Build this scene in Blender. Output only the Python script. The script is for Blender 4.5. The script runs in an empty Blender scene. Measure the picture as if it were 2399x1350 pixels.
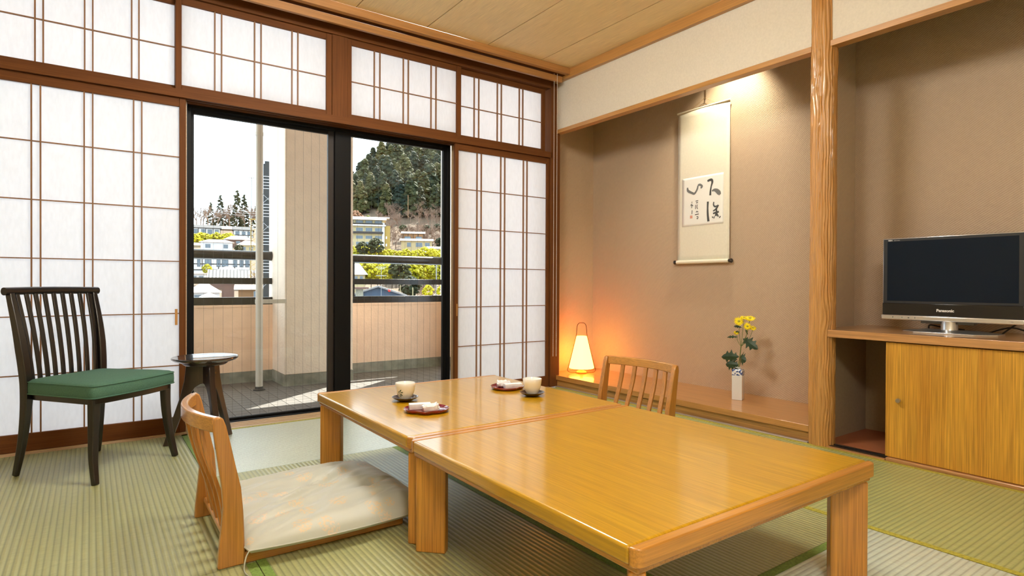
import bpy, bmesh, math, random
from mathutils import Vector, Matrix, noise as mnoise
random.seed(7)
PI = math.pi
scene = bpy.context.scene
COL = scene.collection

# ------------------------------------------------------------------ camera
F_PX, YAW, PITCH, ROLL, CAM_H = 1386.65, 0.952152, -0.0060219, 0.003924, 0.80
_f = Vector((math.cos(YAW)*math.cos(PITCH), math.sin(YAW)*math.cos(PITCH), math.sin(PITCH)))
_r0 = Vector((math.sin(YAW), -math.cos(YAW), 0)); _u0 = _r0.cross(_f)
_cr, _sr = math.cos(ROLL), math.sin(ROLL)
_r = _r0*_cr + _u0*_sr; _u = _u0*_cr - _r0*_sr
CAMP = Vector((0, 0, CAM_H))
cam_data = bpy.data.cameras.new('camera'); cam = bpy.data.objects.new('camera', cam_data)
COL.objects.link(cam)
cam_data.sensor_width = 36.0; cam_data.lens = F_PX/2399*36.0
cam_data.clip_start = 0.02; cam_data.clip_end = 3000
_m = Matrix((( _r.x, _u.x, -_f.x, 0), (_r.y, _u.y, -_f.y, 0), (_r.z, _u.z, -_f.z, CAM_H), (0, 0, 0, 1)))
cam.matrix_world = _m
scene.camera = cam

# ------------------------------------------------------------------ world, sun, exposure
world = bpy.data.worlds.new('sky'); scene.world = world; world.use_nodes = True
_bg = world.node_tree.nodes['Background']
_bg.inputs['Color'].default_value = (0.76, 0.89, 1.0, 1); _bg.inputs['Strength'].default_value = 3.4
sun_d = bpy.data.lights.new('sun', 'SUN'); sun_d.energy = 16.0; sun_d.angle = 0.01; sun_d.color = (1, 0.94, 0.84)
sun = bpy.data.objects.new('sun', sun_d); COL.objects.link(sun)
_ts = Vector((0.8*math.cos(0.88), 0.6*math.cos(0.88), math.sin(0.88)))
sun.rotation_euler = _ts.to_track_quat('Z', 'Y').to_euler(); sun.location = (30, 25, 40)
vs = scene.view_settings
vs.view_transform = 'Standard'; vs.look = 'None'; vs.gamma = 1.0; vs.use_curve_mapping = False
vs.exposure = 0.25
scene.cycles.use_denoising = True
scene.cycles.max_bounces = 10; scene.cycles.diffuse_bounces = 5; scene.cycles.glossy_bounces = 4
scene.cycles.transmission_bounces = 6; scene.cycles.transparent_max_bounces = 12
scene.cycles.sample_clamp_indirect = 8.0
scene.cycles.caustics_reflective = False; scene.cycles.caustics_refractive = False

# ------------------------------------------------------------------ pixel helpers (directions only)
def ray(x, y):
    return (_r*((x-1199.5)/F_PX) - _u*((y-675)/F_PX) + _f)
def on_plane(x, y, axis, val):
    d = ray(x, y); t = (val - CAMP[axis])/d[axis]; return CAMP + d*t
def far(px, py, D):
    d = ray(px, py); s = D/math.hypot(d.x, d.y); return CAMP + d*s

# ------------------------------------------------------------------ materials
MATS = {}
def nodes_of(name):
    m = bpy.data.materials.new(name); m.use_nodes = True
    nt = m.node_tree; b = nt.nodes['Principled BSDF']
    MATS[name] = m
    return m, nt, b
def N(nt, t, **kw):
    n = nt.nodes.new(t)
    for k, v in kw.items():
        if k in n.inputs: n.inputs[k].default_value = v
        else: setattr(n, k, v)
    return n
def rgb(c): return (c[0], c[1], c[2], 1)
def plain(name, c, rough=0.5, metal=0.0, spec=0.5, coat=0.0, noise=0.0, nscale=20, bump=0.0, bscale=80, alpha=None):
    m, nt, b = nodes_of(name)
    b.inputs['Base Color'].default_value = rgb(c); b.inputs['Roughness'].default_value = rough
    b.inputs['Metallic'].default_value = metal; b.inputs['Specular IOR Level'].default_value = spec
    b.inputs['Coat Weight'].default_value = coat
    tc = None
    if noise or bump: tc = N(nt, 'ShaderNodeTexCoord')
    if noise:
        nz = N(nt, 'ShaderNodeTexNoise', Scale=nscale, Detail=4.0); nt.links.new(tc.outputs['Object'], nz.inputs['Vector'])
        r = N(nt, 'ShaderNodeMapRange'); nt.links.new(nz.outputs['Fac'], r.inputs['Value'])
        r.inputs['From Min'].default_value = 0.25; r.inputs['From Max'].default_value = 0.75
        r.inputs['To Min'].default_value = 1-noise; r.inputs['To Max'].default_value = 1+noise
        mx = N(nt, 'ShaderNodeVectorMath', operation='MULTIPLY'); mx.inputs[0].default_value = c
        nt.links.new(r.outputs['Result'], mx.inputs[1]); nt.links.new(mx.outputs[0], b.inputs['Base Color'])
    if bump:
        nz = N(nt, 'ShaderNodeTexNoise', Scale=bscale, Detail=3.0); nt.links.new(tc.outputs['Object'], nz.inputs['Vector'])
        bp = N(nt, 'ShaderNodeBump', Strength=min(1.0, bump), Distance=0.004); nt.links.new(nz.outputs['Fac'], bp.inputs['Height'])
        nt.links.new(bp.outputs['Normal'], b.inputs['Normal'])
    return m
def wood(name, c1, c2, axis='X', grain=1.0, rough=0.35, coat=0.3, contrast=0.5, fine=1.0, coatrough=0.12, spec=0.5):
    """straight grain running along one object axis"""
    m, nt, b = nodes_of(name)
    tc = N(nt, 'ShaderNodeTexCoord'); L = nt.links.new
    def stretched(s_across, s_along, detail):
        mp = N(nt, 'ShaderNodeMapping'); sc = [s_across]*3; sc['XYZ'.index(axis)] = s_along
        mp.inputs['Scale'].default_value = sc; L(tc.outputs['Object'], mp.inputs['Vector'])
        nz = N(nt, 'ShaderNodeTexNoise', Scale=1.0, Detail=detail, Roughness=0.6); L(mp.outputs[0], nz.inputs['Vector'])
        return nz
    a = stretched(26*grain, 1.1*grain, 3.0); f = stretched(260*grain*fine, 5*grain, 2.0)
    r1 = N(nt, 'ShaderNodeMapRange'); L(a.outputs['Fac'], r1.inputs['Value'])
    r1.inputs['From Min'].default_value = 0.3; r1.inputs['From Max'].default_value = 0.7
    mix = N(nt, 'ShaderNodeMix', data_type='RGBA'); mix.inputs[6].default_value = rgb(c1); mix.inputs[7].default_value = rgb(c2)
    ml = N(nt, 'ShaderNodeMath', operation='MULTIPLY'); ml.inputs[1].default_value = contrast
    L(r1.outputs['Result'], ml.inputs[0]); L(ml.outputs[0], mix.inputs[0])
    r2 = N(nt, 'ShaderNodeMapRange'); L(f.outputs['Fac'], r2.inputs['Value'])
    r2.inputs['From Min'].default_value = 0.35; r2.inputs['From Max'].default_value = 0.65
    r2.inputs['To Min'].default_value = 1-0.35*contrast; r2.inputs['To Max'].default_value = 1+0.12*contrast
    mx = N(nt, 'ShaderNodeVectorMath', operation='MULTIPLY'); L(mix.outputs[2], mx.inputs[0]); L(r2.outputs['Result'], mx.inputs[1])
    L(mx.outputs[0], b.inputs['Base Color'])
    bp = N(nt, 'ShaderNodeBump', Strength=0.12, Distance=0.001); L(f.outputs['Fac'], bp.inputs['Height']); L(bp.outputs['Normal'], b.inputs['Normal'])
    b.inputs['Roughness'].default_value = rough; b.inputs['Coat Weight'].default_value = coat
    b.inputs['Coat IOR'].default_value = 1.65
    b.inputs['Coat Roughness'].default_value = coatrough; b.inputs['Specular IOR Level'].default_value = spec
    return m
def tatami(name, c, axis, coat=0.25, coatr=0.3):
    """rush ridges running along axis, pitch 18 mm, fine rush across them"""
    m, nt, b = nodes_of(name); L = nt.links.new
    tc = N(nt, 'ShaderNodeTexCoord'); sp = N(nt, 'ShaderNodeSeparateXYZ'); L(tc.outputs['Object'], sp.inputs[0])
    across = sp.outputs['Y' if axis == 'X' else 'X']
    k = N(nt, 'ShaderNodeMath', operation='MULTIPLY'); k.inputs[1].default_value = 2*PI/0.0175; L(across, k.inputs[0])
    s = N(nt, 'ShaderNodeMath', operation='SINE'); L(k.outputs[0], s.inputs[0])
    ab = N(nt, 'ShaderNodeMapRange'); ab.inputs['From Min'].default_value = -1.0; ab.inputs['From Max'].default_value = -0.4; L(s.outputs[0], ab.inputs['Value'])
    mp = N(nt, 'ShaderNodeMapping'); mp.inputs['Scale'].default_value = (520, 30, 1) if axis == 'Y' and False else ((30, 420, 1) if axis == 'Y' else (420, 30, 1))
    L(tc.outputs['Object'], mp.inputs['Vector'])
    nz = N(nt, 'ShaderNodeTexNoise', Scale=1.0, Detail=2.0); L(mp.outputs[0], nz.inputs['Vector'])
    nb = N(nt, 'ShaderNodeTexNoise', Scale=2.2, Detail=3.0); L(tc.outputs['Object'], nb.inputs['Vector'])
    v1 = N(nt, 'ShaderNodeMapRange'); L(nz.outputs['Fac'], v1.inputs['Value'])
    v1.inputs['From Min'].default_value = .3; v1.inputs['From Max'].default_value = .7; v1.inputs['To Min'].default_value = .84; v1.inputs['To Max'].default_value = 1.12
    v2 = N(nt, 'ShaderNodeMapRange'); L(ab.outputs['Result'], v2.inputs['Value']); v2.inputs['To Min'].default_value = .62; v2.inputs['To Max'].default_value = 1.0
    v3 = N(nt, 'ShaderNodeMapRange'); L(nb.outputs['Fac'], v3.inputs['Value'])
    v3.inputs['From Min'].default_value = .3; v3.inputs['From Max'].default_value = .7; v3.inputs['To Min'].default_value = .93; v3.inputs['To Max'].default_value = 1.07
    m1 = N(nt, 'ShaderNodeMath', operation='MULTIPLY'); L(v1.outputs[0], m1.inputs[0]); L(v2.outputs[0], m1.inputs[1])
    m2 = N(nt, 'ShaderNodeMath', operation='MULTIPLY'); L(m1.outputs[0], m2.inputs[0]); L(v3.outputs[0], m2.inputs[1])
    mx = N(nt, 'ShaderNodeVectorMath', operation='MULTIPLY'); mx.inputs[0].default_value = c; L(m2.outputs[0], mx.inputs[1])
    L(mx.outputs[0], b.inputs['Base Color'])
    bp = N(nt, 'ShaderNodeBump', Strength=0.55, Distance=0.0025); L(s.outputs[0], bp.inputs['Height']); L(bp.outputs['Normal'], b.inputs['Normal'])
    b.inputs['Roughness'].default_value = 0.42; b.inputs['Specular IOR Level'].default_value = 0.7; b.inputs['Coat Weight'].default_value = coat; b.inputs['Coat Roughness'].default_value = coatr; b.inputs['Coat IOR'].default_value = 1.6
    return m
def weave(name, c, c2, pitch=0.0055, bump=0.5, rough=0.55, rot=0.6, plane='YZ'):
    """diagonal woven wall cloth"""
    m, nt, b = nodes_of(name); L = nt.links.new
    tc = N(nt, 'ShaderNodeTexCoord'); mp = N(nt, 'ShaderNodeMapping')
    mp.inputs['Rotation'].default_value = (rot, 0, 0) if plane == 'YZ' else (0, rot, 0)
    L(tc.outputs['Object'], mp.inputs['Vector']); sp = N(nt, 'ShaderNodeSeparateXYZ'); L(mp.outputs[0], sp.inputs[0])
    def sn(o, p):
        k = N(nt, 'ShaderNodeMath', operation='MULTIPLY'); k.inputs[1].default_value = 2*PI/p; L(o, k.inputs[0])
        s = N(nt, 'ShaderNodeMath', operation='SINE'); L(k.outputs[0], s.inputs[0]); return s
    o1, o2 = (sp.outputs['Y'], sp.outputs['Z']) if plane == 'YZ' else (sp.outputs['X'], sp.outputs['Z'])
    a, d = sn(o1, pitch), sn(o2, pitch*1.7)
    pr = N(nt, 'ShaderNodeMath', operation='MULTIPLY'); L(a.outputs[0], pr.inputs[0]); L(d.outputs[0], pr.inputs[1])
    ad = N(nt, 'ShaderNodeMath', operation='ADD'); L(pr.outputs[0], ad.inputs[0])
    hf = N(nt, 'ShaderNodeMath', operation='MULTIPLY'); hf.inputs[1].default_value = .7; L(d.outputs[0], hf.inputs[0]); L(hf.outputs[0], ad.inputs[1])
    nz = N(nt, 'ShaderNodeTexNoise', Scale=60.0, Detail=3.0); L(tc.outputs['Object'], nz.inputs['Vector'])
    a2 = N(nt, 'ShaderNodeMath', operation='ADD'); L(ad.outputs[0], a2.inputs[0]); L(nz.outputs['Fac'], a2.inputs[1])
    r = N(nt, 'ShaderNodeMapRange'); r.inputs['From Min'].default_value = -1.2; r.inputs['From Max'].default_value = 2.0; L(a2.outputs[0], r.inputs['Value'])
    mix = N(nt, 'ShaderNodeMix', data_type='RGBA'); mix.inputs[6].default_value = rgb(c2); mix.inputs[7].default_value = rgb(c); L(r.outputs[0], mix.inputs[0])
    L(mix.outputs[2], b.inputs['Base Color'])
    bp = N(nt, 'ShaderNodeBump', Strength=bump, Distance=0.0012); L(a2.outputs[0], bp.inputs['Height']); L(bp.outputs['Normal'], b.inputs['Normal'])
    b.inputs['Roughness'].default_value = rough; b.inputs['Sheen Weight'].default_value = 0.15
    return m
def paper_mat(name, c, trans=0.55):
    m, nt, b = nodes_of(name); L = nt.links.new
    out = nt.nodes['Material Output']; nt.nodes.remove(b)
    tc = N(nt, 'ShaderNodeTexCoord'); mp = N(nt, 'ShaderNodeMapping'); mp.inputs['Scale'].default_value = (90, 90, 25); L(tc.outputs['Object'], mp.inputs['Vector'])
    nz = N(nt, 'ShaderNodeTexNoise', Scale=1.0, Detail=4.0); L(mp.outputs[0], nz.inputs['Vector'])
    r = N(nt, 'ShaderNodeMapRange'); L(nz.outputs['Fac'], r.inputs['Value']); r.inputs['From Min'].default_value = .3; r.inputs['From Max'].default_value = .7
    r.inputs['To Min'].default_value = .95; r.inputs['To Max'].default_value = 1.0
    mx = N(nt, 'ShaderNodeVectorMath', operation='MULTIPLY'); mx.inputs[0].default_value = c; L(r.outputs[0], mx.inputs[1])
    d = N(nt, 'ShaderNodeBsdfDiffuse'); t = N(nt, 'ShaderNodeBsdfTranslucent'); ms = N(nt, 'ShaderNodeMixShader', Fac=trans)
    L(mx.outputs[0], d.inputs['Color']); L(mx.outputs[0], t.inputs['Color'])
    L(d.outputs[0], ms.inputs[1]); L(t.outputs[0], ms.inputs[2]); L(ms.outputs[0], out.inputs['Surface'])
    return m
def pane_mat(name, tint=(0.96, 0.98, 0.97)):
    m, nt, b = nodes_of(name); L = nt.links.new; out = nt.nodes['Material Output']; nt.nodes.remove(b)
    t = N(nt, 'ShaderNodeBsdfTransparent'); t.inputs['Color'].default_value = rgb(tint)
    g = N(nt, 'ShaderNodeBsdfGlossy'); g.inputs['Roughness'].default_value = 0.0
    fr = N(nt, 'ShaderNodeFresnel', IOR=1.5); ms = N(nt, 'ShaderNodeMixShader')
    L(fr.outputs[0], ms.inputs[0]); L(t.outputs[0], ms.inputs[1]); L(g.outputs[0], ms.inputs[2]); L(ms.outputs[0], out.inputs['Surface'])
    return m
def emit(name, c, s):
    m, nt, b = nodes_of(name)
    b.inputs['Base Color'].default_value = rgb(c); b.inputs['Emission Color'].default_value = rgb(c); b.inputs['Emission Strength'].default_value = s
    b.inputs['Roughness'].default_value = 0.6
    return m
def foliage(name, cols, nscale=0.35):
    """leaf colour varies by tree and by clump"""
    m, nt, b = nodes_of(name); L = nt.links.new
    oi = N(nt, 'ShaderNodeObjectInfo'); tc = N(nt, 'ShaderNodeTexCoord')
    nz = N(nt, 'ShaderNodeTexNoise', Scale=nscale, Detail=5.0, Roughness=0.7); L(tc.outputs['Object'], nz.inputs['Vector'])
    ad = N(nt, 'ShaderNodeMath', operation='MULTIPLY_ADD'); L(oi.outputs['Random'], ad.inputs[0]); ad.inputs[1].default_value = 0.45
    r = N(nt, 'ShaderNodeMapRange'); L(nz.outputs['Fac'], r.inputs['Value']); r.inputs['From Min'].default_value = .25; r.inputs['From Max'].default_value = .75
    r.inputs['To Max'].default_value = .55; L(r.outputs[0], ad.inputs[2])
    cr = N(nt, 'ShaderNodeValToRGB'); L(ad.outputs[0], cr.inputs[0])
    e = cr.color_ramp.elements
    while len(e) < len(cols): e.new(0.5)
    for i, c in enumerate(cols): e[i].position = i/(len(cols)-1); e[i].color = rgb(c)
    L(cr.outputs[0], b.inputs['Base Color']); b.inputs['Roughness'].default_value = 0.75; b.inputs['Specular IOR Level'].default_value = 0.2
    return m

wood('frame_wood', (0.155, 0.055, 0.015), (0.092, 0.031, 0.008), 'Z', 1.0, 0.6, 0.0, spec=0.15)
wood('frame_wood_x', (0.155, 0.055, 0.015), (0.092, 0.031, 0.008), 'X', 1.0, 0.6, 0.0, spec=0.15)
wood('muntin_wood', (0.27, 0.13, 0.055), (0.20, 0.09, 0.035), 'Z', 1.0, 0.55, 0.0)
wood('trim_wood_x', (0.42, 0.20, 0.06), (0.30, 0.13, 0.04), 'X', 0.8, 0.45, 0.1)
wood('trim_wood_y', (0.52, 0.26, 0.075), (0.42, 0.20, 0.06), 'Y', 0.8, 0.4, 0.15)
wood('trim_wood_z', (0.52, 0.26, 0.08), (0.42, 0.20, 0.06), 'Z', 0.8, 0.4, 0.15)
wood('ceiling_wood', (0.86, 0.68, 0.38), (0.76, 0.57, 0.30), 'Y', 1.6, 0.55, 0.0, 0.45)
wood('platform_wood', (0.52, 0.25, 0.07), (0.42, 0.18, 0.045), 'Y', 0.9, 0.3, 0.6, 0.6, coatrough=0.06)
wood('kick_wood', (0.55, 0.30, 0.08), (0.26, 0.11, 0.03), 'Y', 0.5, 0.4, 0.3, 1.0)
wood('table_wood', (0.54, 0.295, 0.004), (0.46, 0.225, 0.003), 'Y', 0.8, 0.38, 0.75, 0.55, coatrough=0.11, spec=0.35)
wood('table_edge_wood', (0.56, 0.25, 0.035), (0.42, 0.16, 0.022), 'Y', 0.8, 0.36, 0.5, 0.7)
wood('table_edge_wood_x', (0.56, 0.25, 0.035), (0.42, 0.16, 0.022), 'X', 0.8, 0.36, 0.5, 0.7)
wood('table_leg_wood', (0.62, 0.28, 0.04), (0.46, 0.18, 0.025), 'Z', 0.9, 0.36, 0.4, 0.8)
wood('zaisu_wood', (0.51, 0.225, 0.045), (0.39, 0.15, 0.026), 'Z', 0.9, 0.33, 0.6, 0.6)
wood('zaisu_wood_y', (0.62, 0.31, 0.08), (0.48, 0.21, 0.05), 'Y', 0.9, 0.3, 0.7, 0.6)
wood('zaisu_wood_x', (0.51, 0.225, 0.045), (0.39, 0.15, 0.026), 'X', 0.9, 0.33, 0.6, 0.6)
wood('cabinet_wood', (0.68, 0.36, 0.04), (0.50, 0.22, 0.02), 'Z', 0.8, 0.42, 0.25, 0.9)
wood('shelf_wood', (0.56, 0.29, 0.11), (0.45, 0.21, 0.07), 'Y', 0.8, 0.35, 0.7, 0.7, coatrough=0.07)
wood('pillar_wood', (0.56, 0.29, 0.085), (0.44, 0.20, 0.05), 'Z', 0.8, 0.42, 0.25, 0.7)
wood('dark_wood', (0.007, 0.004, 0.004), (0.004, 0.003, 0.003), 'Z', 1.0, 0.3, 0.3, 0.5)
wood('walnut_wood', (0.032, 0.014, 0.008), (0.020, 0.009, 0.006), 'Z', 1.0, 0.3, 0.35, 0.8)
wood('walnut_top', (0.040, 0.020, 0.014), (0.026, 0.012, 0.009), 'X', 1.0, 0.25, 1.0, 0.7, coatrough=0.08)
wood('sill_wood', (0.62, 0.44, 0.26), (0.50, 0.33, 0.18), 'X', 1.0, 0.45, 0.1)
wood('plank_wood', (0.34, 0.16, 0.07), (0.26, 0.11, 0.05), 'Z', 0.2, 0.8, 0.0)
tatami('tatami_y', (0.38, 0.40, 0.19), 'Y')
tatami('tatami_x_sheen', (0.60, 0.68, 0.58), 'X', 0.7, 0.28)  # paler base colour carries the window sheen on the crosswise mats
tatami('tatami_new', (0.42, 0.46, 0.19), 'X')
plain('table_under', (0.30, 0.25, 0.17), 0.8)
plain('tatami_edge', (0.17, 0.27, 0.055), 0.7, noise=0.35, nscale=140, bump=0.3, bscale=300)
plain('tatami_edge_gold', (0.40, 0.36, 0.05), 0.6, noise=0.4, nscale=120, bump=0.3, bscale=300)
weave('alcove_cloth', (0.61, 0.48, 0.35), (0.385, 0.275, 0.18))
weave('alcove_cloth_side', (0.62, 0.48, 0.32), (0.40, 0.28, 0.17), 0.0055, 0.4, plane='XZ')
plain('upper_plaster', (0.70, 0.645, 0.545), 0.85, noise=0.05, nscale=90, bump=0.25, bscale=180)
plain('room_plaster', (0.72, 0.62, 0.46), 0.85, noise=0.04, nscale=60)
plain('cabinet_lining', (0.36, 0.27, 0.17), 0.8, noise=0.06, nscale=70)
plain('cabinet_floor', (0.36, 0.12, 0.05), 0.55, noise=0.06, nscale=50)
paper_mat('shoji_paper', (0.95, 0.96, 0.98), 0.76)
pane_mat('window_glass')
plain('black_aluminium', (0.003, 0.003, 0.0035), 0.5, 0.0, spec=0.2)
plain('dark_bronze', (0.03, 0.022, 0.018), 0.5, 0.2)
plain('wire_steel', (0.10, 0.09, 0.08), 0.5, 0.5)
plain('pale_metal', (0.55, 0.50, 0.46), 0.4, 0.6)
plain('stucco', (0.88, 0.62, 0.44), 0.9, noise=0.05, nscale=12, bump=1.0, bscale=55)
plain('stucco_pillar', (0.86, 0.72, 0.58), 0.9, noise=0.05, nscale=12, bump=1.0, bscale=60)
plain('concrete', (0.26, 0.25, 0.20), 0.95, noise=0.4, nscale=9, bump=0.6, bscale=40)
plain('balcony_tile', (0.13, 0.118, 0.108), 0.75, noise=0.2, nscale=7)
plain('grout', (0.07, 0.065, 0.055), 0.95)
plain('pipe_white', (0.56, 0.51, 0.43), 0.4)
plain('rail_black', (0.012, 0.011, 0.011), 0.25, 0.2, noise=0.3, nscale=30)
plain('chair_fabric', (0.068, 0.165, 0.12), 0.9, noise=0.18, nscale=260, bump=0.5, bscale=420)
plain('ceramic_white', (0.83, 0.83, 0.80), 0.12, coat=0.5)
plain('leaf_print', (0.04, 0.09, 0.07), 0.3)
plain('saucer_wood', (0.045, 0.020, 0.012), 0.25, coat=0.5)
plain('tray_lacquer', (0.17, 0.008, 0.018), 0.15, coat=0.8)
plain('wrap_paper', (0.82, 0.82, 0.85), 0.6, noise=0.05, nscale=60, bump=0.4, bscale=90)
plain('wrap_mark', (0.10, 0.13, 0.24), 0.6)
plain('scroll_cloth', (0.80, 0.77, 0.66), 0.8, noise=0.03, nscale=70, bump=0.2, bscale=400)
plain('scroll_band', (0.74, 0.70, 0.58), 0.8, noise=0.03, nscale=70)
plain('scroll_paper', (0.86, 0.87, 0.86), 0.8)
plain('ink', (0.07, 0.075, 0.08), 0.8)
plain('ink_grey', (0.17, 0.18, 0.19), 0.8)
plain('seal_red', (0.72, 0.34, 0.26), 0.8)
plain('lacquer_black', (0.006, 0.006, 0.008), 0.12, coat=0.8)
plain('cord_tan', (0.40, 0.28, 0.14), 0.8)
plain('brass_dark', (0.14, 0.09, 0.04), 0.4, 0.7)
plain('lamp_wire', (0.10, 0.04, 0.018), 0.4, 0.5)
plain('lamp_base', (0.42, 0.20, 0.06), 0.4)
plain('vase_white', (0.74, 0.77, 0.78), 0.12, coat=0.6)
plain('vase_blue', (0.05, 0.10, 0.32), 0.2, noise=0.5, nscale=90)
plain('petal', (0.86, 0.72, 0.01), 0.55)
plain('flower_eye', (0.38, 0.36, 0.03), 0.7)
plain('stem_green', (0.13, 0.19, 0.05), 0.6)
plain('leaf_green', (0.022, 0.050, 0.020), 0.5, noise=0.3, nscale=60)
plain('tv_black', (0.006, 0.006, 0.008), 0.16, coat=0.3)
plain('tv_bezel', (0.020, 0.022, 0.027), 0.4)
plain('tv_screen', (0.004, 0.010, 0.022), 0.25, spec=0.22)
plain('tv_silver', (0.72, 0.73, 0.75), 0.25, 0.85)
plain('tv_grey', (0.16, 0.17, 0.18), 0.35, 0.6)
plain('lettering', (0.75, 0.75, 0.75), 0.4)
plain('lettering_dark', (0.25, 0.25, 0.26), 0.4)
plain('cable_black', (0.008, 0.008, 0.008), 0.5)
plain('knob_metal', (0.55, 0.50, 0.42), 0.3, 0.9)
plain('chain_bead', (0.80, 0.76, 0.66), 0.35)
plain('cushion_cord', (0.36, 0.36, 0.28), 0.8)
emit('lamp_shade', (1.0, 0.36, 0.045), 11.5)
emit('pendant_shade', (1.0, 0.985, 0.94), 36.0)
plain('lamp_frame', (0.60, 0.42, 0.22), 0.5)

def cushion_mat():
    m, nt, b = nodes_of('cushion_brocade'); L = nt.links.new
    tc = N(nt, 'ShaderNodeTexCoord')
    vo = N(nt, 'ShaderNodeTexVoronoi', Scale=13.0); L(tc.outputs['Object'], vo.inputs['Vector'])
    wv = N(nt, 'ShaderNodeTexNoise', Scale=130.0, Detail=3.0); L(tc.outputs['Object'], wv.inputs['Vector'])
    r = N(nt, 'ShaderNodeMapRange'); r.inputs['From Min'].default_value = .42; r.inputs['From Max'].default_value = .36; L(vo.outputs['Distance'], r.inputs['Value'])
    r2 = N(nt, 'ShaderNodeMapRange'); r2.inputs['From Min'].default_value = .47; r2.inputs['From Max'].default_value = .53; L(wv.outputs['Fac'], r2.inputs['Value'])
    ml = N(nt, 'ShaderNodeMath', operation='MULTIPLY'); L(r.outputs[0], ml.inputs[0]); L(r2.outputs[0], ml.inputs[1])
    cr = N(nt, 'ShaderNodeMix', data_type='RGBA'); cr.inputs[6].default_value = (0.56, 0.43, 0.22, 1); cr.inputs[7].default_value = (0.60, 0.50, 0.40, 1); L(vo.outputs['Color'], cr.inputs[0])
    mix = N(nt, 'ShaderNodeMix', data_type='RGBA'); mix.inputs[6].default_value = (0.46, 0.475, 0.42, 1); L(cr.outputs[2], mix.inputs[7]); L(ml.outputs[0], mix.inputs[0])
    L(mix.outputs[2], b.inputs['Base Color']); b.inputs['Roughness'].default_value = 0.5; b.inputs['Sheen Weight'].default_value = 0.3
cushion_mat()

# outdoor materials
foliage('cedar_leaf', [(0.003, 0.009, 0.008), (0.008, 0.017, 0.009), (0.045, 0.045, 0.011), (0.105, 0.066, 0.022)], 0.3)
foliage('yellow_conifer', [(0.025, 0.035, 0.004), (0.075, 0.080, 0.006), (0.15, 0.135, 0.012)], 0.4)
foliage('rust_leaf', [(0.14, 0.055, 0.025), (0.20, 0.095, 0.05), (0.18, 0.08, 0.035)], 0.4)
foliage('bamboo_leaf', [(0.09, 0.10, 0.004), (0.32, 0.28, 0.006), (0.52, 0.43, 0.012)], 0.5)
foliage('dark_shrub', [(0.006, 0.012, 0.004), (0.022, 0.027, 0.008), (0.05, 0.048, 0.014)], 0.5)
foliage('bare_twig', [(0.14, 0.085, 0.060), (0.22, 0.14, 0.10), (0.28, 0.19, 0.14)], 0.3)
plain('trunk_brown', (0.09, 0.055, 0.035), 0.9)
plain('hill_soil', (0.125, 0.082, 0.05), 0.95, noise=0.45, nscale=0.08)
plain('roof_pale', (0.62, 0.52, 0.45), 0.7)
plain('roof_grey', (0.20, 0.19, 0.19), 0.7)
plain('roof_dark', (0.045, 0.042, 0.045), 0.7)
plain('roof_blue', (0.030, 0.060, 0.11), 0.6)
plain('house_white', (0.6, 0.6, 0.62), 0.85)
plain('house_cream', (0.44, 0.36, 0.2), 0.85)
plain('house_yellow', (0.36, 0.24, 0.06), 0.85)
plain('house_tan', (0.22, 0.115, 0.05), 0.85)
plain('house_brown', (0.13, 0.07, 0.055), 0.85)
plain('timber_dark', (0.035, 0.03, 0.03), 0.8)
plain('far_glass', (0.1, 0.14, 0.18), 0.15)
plain('far_metal', (0.3, 0.3, 0.3), 0.5, 0.3)
plain('pylon_yellow', (0.36, 0.24, 0.05), 0.6)
plain('tower_dark', (0.004, 0.007, 0.009), 0.6)
plain('ball_red', (0.55, 0.03, 0.02), 0.5)

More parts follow.
